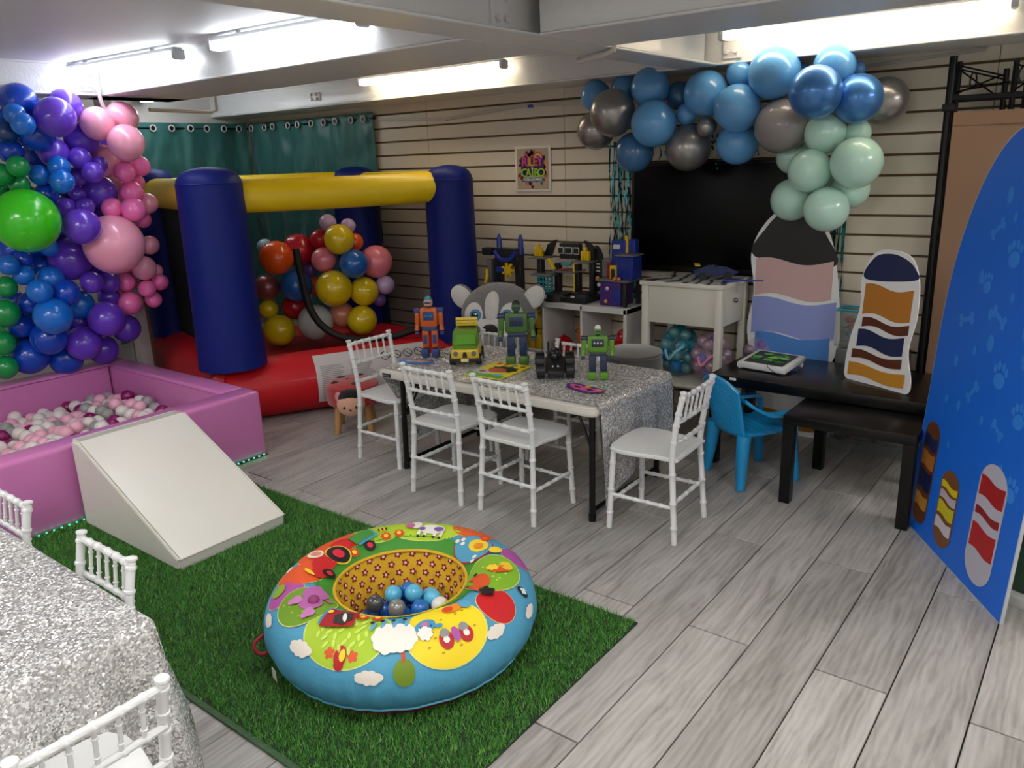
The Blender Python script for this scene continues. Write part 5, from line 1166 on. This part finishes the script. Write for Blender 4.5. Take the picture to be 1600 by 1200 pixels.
tinsel('aqua tinsel strip glimpsed along the top of the television', -2.45, -1.58, 4.47, 1.70, 1.53, 26, tin['aqua'], 3)
pf = thing('pouf', 'round dark grey velvet pouf behind the toy table', 'pouf', (-2.16, 3.885, 0))
pfm = mat('grey_velvet', '#45433e', .8, sheen=.6, bump=.1, bscale=12, vary=.1, vscale=5)
MB().lathe([(0, 0), (.165, .0), (.174, .02), (.176, .46), (.170, .50)], 40).build('drum', pfm, pf); MB().lathe([(.170, .50), (.177, .508), (.173, .52), (.14, .53), (0, .535)], 40).build('lid', pfm, pf)
# ---------------------------------------------------------------- black tables
bw = mat('black_brown_foil', '#050505', .28, spec=.35, coat=0, vary=.1, vscale=30)
def lack(label, x0, x1, y0, y1, z, th, lw):
    t = thing('side_table', label, 'table'); MB().rbox(((x0+x1)/2, (y0+y1)/2, z-th/2), (x1-x0, y1-y0, th), .003, 2).build('tabletop', bw, t)
    for x in (x0+lw/2+.001, x1-lw/2-.001):
        for y in (y0+lw/2+.001, y1-lw/2-.001): MB().rbox((x, y, (z-th)/2), (lw, lw, z-th), .002, 1).build('leg', bw, t)
BT = .49
lack('long black table carrying the small colour-field standee', -1.625, -.44, 3.755, 4.30, BT, .055, .05)
lack('smaller square black table standing forward of the long one', -1.135, -.575, 3.455, 4.0, .432, .045, .05)

# white drawing tablet toy
db = thing('toy_tablet', 'white toy tablet with a green printed screen on the black table', 'toy tablet', (-1.405, 4.03, BT), -.12)
MB().rbox((0, 0, .032), (.27, .24, .028), .006, rot=Rx(.10)).build('case', mat('tablet_white', '#d8dadb', .35), db)
for x in (-.12, .12): 
    for y in (-.10, .1): MB().rbox((x, y, .012), (.02, .02, .024), .003).build('foot', mat('tablet_white', '#d8dadb', .35), db)
tb_ = MB().box((0, 0, .0475), (.215, .185, .002), Rx(.10)).build('screen', mat('tablet_dark', '#2a2f28', .4), db, smooth=False)
rq = random.Random(5)
for k in range(12):
    x, y = rq.uniform(-.075, .075), rq.uniform(-.06, .06); MB().prism([(.026*(1+.3*math.cos(3*a+k))*math.cos(a), .016*math.sin(a)) for a in np.linspace(0, 2*PI, 16, endpoint=False)], .0006, Matrix.Translation((x, y, .049+y*.1+.0002*k)) @ Matrix.Rotation(.1, 4, 'X')).build('print_blob', mat('tablet_g%d' % (k % 3), ['#4fb52a', '#7ed048', '#2f7d22'][k % 3], .4), tb_, smooth=False)
MB().tube(smooth_path([(.09, -.02, .052), (.05, -.07, .056), (.04, -.122, .04), (.10, -.135, .010), (.14, -.10, .004), (.145, -.07, .004)]), .0018, 5).build('stylus_cord', blackm, db)
tag(MB().rbox((-1.50, 3.752, BT-.012), (.035, .006, .012), .002).build('sticker', mat('sticker_white', '#d5d5d2', .5)), 'tiny white sticker on the front edge of the long black table', 'sticker')

# ---------------------------------------------------------------- standees (plain generic panels in the photo's colours)
card = mat('card_white', '#e6e6e6', .45); cardb = mat('card_back', '#8a8a88', .7)
def frame_of(p, ux, tilt=0):
    ux = Vector(ux).normalized(); n = Vector((ux.y, -ux.x, 0)); uz = (Vector((0, 0, 1)) - n*tilt).normalized()
    return Matrix(((ux.x, uz.x, n.x, p[0]), (ux.y, uz.y, n.y, p[1]), (ux.z, uz.z, n.z, p[2]), (0, 0, 0, 1)))
def blob(pts, k=6):
    P = [Vector((x, y, 0)) for x, y in pts]; n = len(P); out = []
    for i in range(n):
        p0, p1, p2, p3 = P[i-1], P[i], P[(i+1) % n], P[(i+2) % n]
        for j in range(k): t = j/k; q = .5*((2*p1)+(p2-p0)*t+(2*p0-5*p1+4*p2-p3)*t*t+(3*p1-p0-3*p2+p3)*t**3); out.append((q.x, q.y))
    return out
def standee(name, label, p, ux, outline, prints, th=.006, tilt=0., strut=None):
    t = thing(name, label, 'standee'); M_ = frame_of(p, ux, tilt)
    MB().prism(outline, th, M_ @ Matrix.Translation((0, 0, -th))).build('card_panel', card, t)
    for i, (nm, pts, hx) in enumerate(prints): MB().prism(pts, .0006, M_ @ Matrix.Translation((0, 0, .0003+.0009*i))).build(nm, mat('sp_'+hx[1:], hx, .4), t, smooth=False)
    if strut: MB().prism(strut, .008, M_ @ Matrix(((0, 0, 1, -.004), (0, 1, 0, 0), (1, 0, 0, -.007), (0, 0, 0, 1)))).build('strut', cardb, t)
    return t
# tall standee behind the long table: rounded card with black, blush, lilac-blue and mustard colour fields
o1 = blob([(-.21, .0), (.21, 0), (.235, .12), (.20, .34), (.262, .55), (.25, .78), (.22, .98), (.17, 1.16), (.07, 1.28), (-.06, 1.30), (-.18, 1.20), (-.245, 1.04), (-.22, .82), (-.25, .60), (-.20, .34), (-.235, .12)])
def wave(x0, x1, y0, y1, a, k): 
    xs = np.linspace(0, 1, 16); return [(x0+(x1-x0)*t, y0+a*math.sin(k*t*PI)) for t in xs] + [(x0+(x1-x0)*t, y1+a*math.sin(k*t*PI+.6)) for t in xs[::-1]]
prints1 = [('black_field', blob([(-.225, 1.02), (.205, .98), (.155, 1.15), (.065, 1.26), (-.055, 1.28), (-.165, 1.185)]), '#0b0b10'), ('blush_field', wave(-.215, .205, .80, 1.0, .018, 2), '#cba7a4'), ('lilac_field', wave(-.225, .235, .58, .78, .018, 2), '#8f9bd6'),
           ('sky_field', wave(-.2, .215, .42, .58, .015, 2), '#4f86cf'), ('royal_field', wave(-.175, .175, .26, .40, .015, 2), '#2a5cb0'), ('mustard_field', wave(-.21, .21, .04, .13, .012, 2), '#a9791c')]
standee('cardboard_standee', 'tall rounded cardboard standee with black, blush and blue colour fields', (-1.435, 4.405, .002), (1, .04, 0), o1, prints1, strut=[(0, .02), (-.001, .7), (-.06, .02)])
# shorter standee on the long table
o2 = blob([(-.165, 0), (-.05, 0), (.06, 0), (.17, .0), (.185, .06), (.15, .2), (.17, .36), (.155, .52), (.10, .62), (.0, .645), (-.10, .62), (-.15, .5), (-.14, .36), (-.175, .2), (-.185, .06)])
prints2 = [('navy_field', blob([(-.13, .50), (.135, .52), (.13, .57), (.08, .608), (0, .628), (-.09, .605)]), '#1c2650'), ('tan_field', wave(-.122, .138, .33, .47, .012, 2), '#b9772a'), ('brown_field', wave(-.115, .14, .27, .31, .012, 2), '#5c2c16'), ('navy_field', wave(-.13, .125, .17, .25, .012, 2), '#1c2650'), ('brown_field', wave(-.15, .128, .11, .15, .01, 2), '#5c2c16'), ('tan_field', wave(-.16, .155, .025, .085, .008, 2), '#c98a2c')]
standee('cardboard_standee', 'small cardboard standee with navy, tan and brown colour fields on the black table', (-.865, 3.935, BT+.001), (.31, -.15, 0), o2, prints2, tilt=.06, strut=[(0, .01), (-.001, .48), (-.16, .45), (-.17, .01)])

# ---------------------------------------------------------------- blue plastic armchair
bc = mat('blue_plastic', '#1a90cc', .32, coat=.2)
ac = thing('plastic_armchair', 'small turquoise-blue plastic armchair tucked at the long black table', 'chair', (-1.372, 3.70, 0), -math.radians(33.5))
def sec_grid(fn, nu, nv, th, name, m, par):
    mb = MB(); mb.grid(fn, nu, nv); o = mb.build(name, m, par, angle=60); md = o.modifiers.new('s', 'SOLIDIFY'); md.thickness = th; md.offset = 0; return o
MB().prism(round_rect(-.145, .145, -.125, .165, .05), .018, Matrix.Translation((0, 0, .262)), bev=.006).build('seat', bc, ac)
for k in range(6): MB().box((0, -.07+k*.035, .2815), (.2, .004, .002)).build('seat_rib', bc, ac, smooth=False)
for s in (-1, 1):
    for y0, y1, nm in ((-.13, -.155, 'leg'), (.135, .165, 'leg')):
        P = [(s*.128, y0, .275), (s*.136, (y0+y1)/2, .14), (s*.150, y1, .004)]; mb = MB(); mb.tube(P, [.036, .030, .022], 10); mb.tube([P[2], (s*.151, y1, 0)], [.024, .026], 10); mb.build(nm, bc, ac)
    arm = smooth_path([(s*.135, -.15, .455), (s*.158, -.10, .415), (s*.168, -.02, .375), (s*.168, .08, .368), (s*.160, .14, .365), (s*.150, .155, .34), (s*.140, .15, .27)]); V = []; F = []
    for i, p in enumerate(arm):
        w = .024; V += [p+Vector((-w, 0, .008)), p+Vector((w, 0, .008)), p+Vector((w, 0, -.008)), p+Vector((-w, 0, -.008))]
    for i in range(len(arm)-1):
        for k in range(4): F.append((4*i+k, 4*i+(k+1) % 4, 4*i+4+(k+1) % 4, 4*i+4+k))
    F += [(3, 2, 1, 0), tuple(4*len(arm)-4+k for k in range(4))]; MB().add(V, F).build('armrest', bc, ac, angle=50)
def back_fn(u, v):
    x = -.138+.276*u; top = .545-.05*(2*u-1)**2; z = .262+(top-.262)*v; return (x*(1+.06*v), -.128-.055*v-.03*(1-(2*u-1)**2), z)
sec_grid(back_fn, 18, 14, .010, 'backrest', bc, ac)
bkr = [o for o in ac.children if o.name.startswith('backrest')][0]
MB().tube([Vector(back_fn(u, 1)) for u in np.linspace(0, 1, 20)], .010, 8).build('top_rim', bc, bkr)
for i in range(7):
    for j in range(9):
        u = .2+.1*i; v = .14+.085*j; p = Vector(back_fn(u, v)); MB().box(p+Vector((0, -.006, 0)), (.014, .004, .009), Ry(.6 if (i+j) % 2 else -.6)).build('weave_bead', bc, bkr, smooth=False)

# ---------------------------------------------------------------- storage behind the tables
clear = mat('clear_plastic', '#aeb6b4', .15, alpha=.18)
def toy_crate(label, c, d, cols, n, seed, handle=False, shell=clear, bot=None):
    t = thing('storage_box', label, 'storage box', c); x, y, z = d
    MB().rbox((0, 0, .004), (x, y, .008), .002).build('bottom', shell, t)
    for s in (-1, 1): MB().rbox((s*x/2, 0, z/2), (.005, y, z), .002).build('side', shell, t); MB().rbox((0, s*y/2, z/2), (x, .005, z), .002).build('side', shell, t)
    MB().tube([(-x/2, -y/2, z), (x/2, -y/2, z), (x/2, y/2, z), (-x/2, y/2, z)], .007, 6, closed=True).build('rim', MATS['rim_teal'] if handle else shell, t)
    rr = random.Random(seed)
    for k in range(n):
        cn, hx = rr.choice(cols); p = Vector((rr.uniform(-x/2+.035, x/2-.035), rr.uniform(-y/2+.035, y/2-.035), .03+rr.uniform(0, z*.7))) + Vector(c)
        q = MB()
        if k % 2: q.rbox((0, 0, 0), (.05, .035, .03), .005, 1, Rz(rr.uniform(0, 3)) @ Rx(rr.uniform(0, 1)))
        else: q.ball((0, 0, 0), (.028, .024, .02), 12, 8, Rz(rr.uniform(0, 3)))
        o = q.build('toy_piece', mat('toybit_'+hx[1:], hx, .4), None, loc=p); tag(o, f'{cn} toy piece in the {label.split(",")[0]}', 'toy', f'{cn} toys in the {label.split(",")[0]}')
mat('rim_teal', '#2f9ab0', .4)
TC = [('dark green', '#24402c'), ('maroon', '#6a1a1c'), ('black', '#141416'), ('orange red', '#b03a1c'), ('navy', '#1f2c4c')]
toy_crate('clear toy box under the black tables', (-.985, 4.40, .0), (.40, .20, .20), TC, 26, 3)
toy_crate('teal-rimmed basket beside the small standee', (-1.10, 4.44, .56), (.17, .13, .20), [('red', '#8a1a1c'), ('yellow', '#b59a2a'), ('teal', '#2a7a80')], 9, 4, True)
tag(MB().rbox((-1.0, 4.44, .40), (.34, .17, .31), .008).build('storage_carton', mat('frosted_grey', '#5e625f', .3)), 'grey frosted storage carton under the teal-rimmed basket', 'carton')
tag(MB().rbox((-1.0, 4.44, .222), (.40, .2, .04), .004).build('carton_lid', mat('lid_grey', '#4e5250', .35)), 'dark lid closing the clear toy box', 'lid')

# ---------------------------------------------------------------- metal pergola frame with brown drape
bs = mat('matt_black_metal', '#0b0b0c', .4, .4)
rk = thing('pergola_frame', 'black metal pergola frame with a scrollwork top rail', 'frame')
RX, RY = -.752, 4.36
def pole(x, y, z1, r=.014): MB().tube([(x, y, 0), (x, y, z1)], r, 10).build('post', bs, rk)
pole(RX, RY, 1.985, .017); pole(RX+.016, RY+.075, 1.965, .012); MB().rbox((RX+.004, RY, 1.76), (.056, .05, .035), .003).build('bracket', bs, rk)
for x, z in ((-.545, 1.92), (-.51, 1.95), (-.46, 1.93), (.30, 1.95), (.34, 1.97)): MB().tube([(x, RY+.10, 1.70), (x, RY+.10, z)], .0125, 8).build('finial_post', bs, rk)
MB().rbox((-.2, RY, 1.80), (1.1, .02, .024), .003).build('top_rail', bs, rk); MB().rbox((-.2, RY+.10, 1.795), (1.1, .016, .02), .003).build('top_rail', bs, rk)
MB().tube([(RX, RY, 1.95), (-.54, RY+.1, 1.885)], .004, 5).build('truss_wire', bs, rk); MB().tube([(RX, RY, 1.935), (-.54, RY+.1, 1.87)], .004, 5).build('truss_wire', bs, rk)
for a, b in (((RX+.02, 1.93), (-.58, 1.81)), ((RX+.02, 1.82), (-.56, 1.89)), ((RX+.02, 1.83), (-.52, 1.86)), ((-.50, 1.82), (-.30, 1.95)), ((-.50, 1.93), (-.28, 1.82)), ((-.3, 1.83), (-.1, 1.94)), ((-.3, 1.94), (-.1, 1.83))): MB().tube([(a[0], RY+.02, a[1]), (b[0], RY+.06, b[1])], .004, 5).build('truss_wire', bs, rk)
def hoop(cx, cz, rx_, rz_): MB().tube([(cx+rx_*math.cos(a), RY+.04, cz+rz_*math.sin(a)) for a in np.linspace(0, 2*PI, 24, endpoint=False)], .004, 5, closed=True).build('scroll_hoop', bs, rk)
hoop(-.668, 1.875, .013, .035); hoop(-.44, 1.885, .05, .05); hoop(-.40, 1.885, .05, .05); hoop(-.36, 1.88, .04, .04); hoop(-.42, 1.885, .02, .02)
bd = mat('brown_drape', '#8a6a52', .7, bump=.12, bscale=5, vary=.08, sheen=.2)
dr = thing('drape_panel', 'brown fabric panel hung on the black pergola frame', 'drape')
MB().grid(lambda u, v: (RX+.03+1.25*u, RY-.02+.012*math.sin(u*16+v*2)*v+.01*fbm((u*4, v*6, 2))-.0*v, 1.735-1.66*v), 60, 40).build('fabric', bd, dr, angle=180); MB().grid(lambda u, v: (RX+.03+1.25*u, RY-.0255, 1.737-.06*v), 20, 4).build('header_band', bd, dr)

# ---------------------------------------------------------------- blue arch backdrop panel
p0 = Vector((-.601, 3.554, 0)); p1 = Vector((-.185, 2.921, 0)); ud = (p1-p0).normalized(); AW = .80
ap = thing('arch_panel', 'tall blue arch backdrop board printed with paw prints and bones', 'backdrop board')
AM = frame_of(p0, ud, .06)
def arch_outline(m=0.):
    P = [(m, m), (AW-m, m)]; zs = .88; top = 1.66
    for a in np.linspace(0, PI, 44): P.append((AW/2+(AW/2-m)*math.cos(a)*(1.0), zs+(top-zs-m)*math.sin(a)))
    return P
MB().prism(arch_outline(), .012, AM @ Matrix.Translation((0, 0, -.012))).build('board', mat('board_edge', '#b9bfc4', .5), ap)
MB().prism(arch_outline(.004), .0008, AM @ Matrix.Translation((0, 0, .0002))).build('blue_print', mat('print_blue', '#0b68dc', .45), ap, smooth=False)
lb = mat('print_lightblue', '#2f84e6', .45)
def pap(pts, m, name, lay=1, par=None): return MB().prism(pts, .0005, AM @ Matrix.Translation((0, 0, .001+.0007*lay))).build(name, m, par or ap, smooth=False)
def tr_(pts, x, y, s=1, a=0): return [(x+s*(px*math.cos(a)-py*math.sin(a)), y+s*(px*math.sin(a)+py*math.cos(a))) for px, py in pts]
def paw(x, y, s, a=0):
    o = pap(tr_(ell(0, -.01, .028, .022), x, y, s, a), lb, 'paw_print')
    for q in (-.75, -.25, .25, .75): pap(tr_(ell(.036*math.sin(q*1.2), .034*math.cos(q*1.2)-.002, .009, .013, 12), x, y, s, a), lb, 'paw_toe', 1, o)
def bone(x, y, s, a):
    o = pap(tr_([(-.03, -.008), (.03, -.008), (.03, .008), (-.03, .008)], x, y, s, a), lb, 'bone_print')
    for sx in (-1, 1):
        for sy in (-1, 1): pap(tr_(ell(sx*.033, sy*.01, .012, .011, 12), x, y, s, a), lb, 'bone_end', 1, o)
def spot(x, y, r): pap(ell(x, y, r, r*1.5, 14), lb, 'spot_print')
for a in ((.30, 1.30, 1.1, .7), (.20, .95, 1.2, .3), (.42, 1.0, 1.2, -.4), (.34, .70, 1.1, .9), (.62, 1.35, 1.2, .5), (.55, .62, 1., -.5), (.66, .9, 1.2, .4)): bone(a[0], a[1], a[2], a[3])
for a in ((.44, 1.22, 1.3, .1), (.58, 1.12, 1.2, -.3), (.30, 1.10, 1., .3), (.50, .80, 1.3, 0), (.66, .7, 1.2, .2), (.68, 1.15, 1.2, 0), (.70, .45, 1.2, 0)): paw(*a)
for a in ((.25, 1.12, .018), (.34, 1.42, .02), (.40, 1.35, .012), (.30, .85, .012), (.18, .78, .016), (.26, .62, .014), (.40, .90, .022), (.44, .62, .012), (.16, .62, .012), (.52, 1.42, .016), (.60, .98, .02), (.48, 1.08, .012), (.36, 1.0, .014), (.24, .45, .01), (.62, .5, .012)): spot(*a)
# plain rounded colour shapes where the printed figures stand
def pill(x, y, w, h, base, bands):
    o = pap(round_rect(x-w/2, x+w/2, y, y+h, w*.48), mat('ap_'+base[1:], base, .45), 'colour_shape', 2)
    for i, (f0, f1, hx) in enumerate(bands): pap(wave(x-w*.44, x+w*.44, y+h*f0, y+h*f1, .006, 2), mat('ap_'+hx[1:], hx, .45), 'colour_band', 3, o)
pill(.105, .05, .125, .45, '#5f3418', [(.16, .28, '#b5822f'), (.34, .52, '#101d4a'), (.56, .70, '#a8682a'), (.74, .86, '#18264f')])
pill(.315, .045, .145, .32, '#7a4a20', [(.2, .34, '#c9c3cc'), (.40, .56, '#c9bd1c'), (.60, .70, '#bdb2bd'), (.74, .82, '#d6c41a')])
pill(.60, .045, .185, .46, '#b9b6c4', [(.26, .46, '#b0141c'), (.54, .60, '#8c1016'), (.70, .86, '#a8141a')])
# board stack behind the arch panel at the picture's edge
bx2 = thing('framed_canvas', 'white-edged dark canvas leaning behind the blue arch panel', 'canvas', (-.06, 3.06, 0), -.35)
MB().rbox((.0, 0, .02), (.36, .10, .04), .004).build('white_base', mat('canvas_white', '#c4c4c0', .5), bx2); MB().rbox((0, .02, .30), (.34, .05, .52), .006).build('canvas_body', mat('canvas_dark', '#3a1f2c', .6, vary=.6, vscale=9), bx2); MB().rbox((0, -.008, .13), (.33, .004, .17), .001).build('green_patch', mat('canvas_green', '#2c4a34', .6, vary=.5, vscale=14), bx2)
fb2 = thing('framed_board', 'white-rimmed brown board lying on the floor at the picture corner', 'board', (.14, 1.95, 0), -.12)
MB().rbox((0, 0, .012), (.34, .5, .02), .003).build('panel', mat('board_brown', '#4a3028', .4, vary=.4, vscale=8), fb2)
for s_ in (-1, 1): MB().rbox((s_*.17, 0, .016), (.016, .52, .03), .003).build('rim', mat('canvas_white', '#c4c4c0', .5), fb2); MB().rbox((0, s_*.25, .016), (.33, .016, .03), .003).build('rim', mat('canvas_white', '#c4c4c0', .5), fb2)
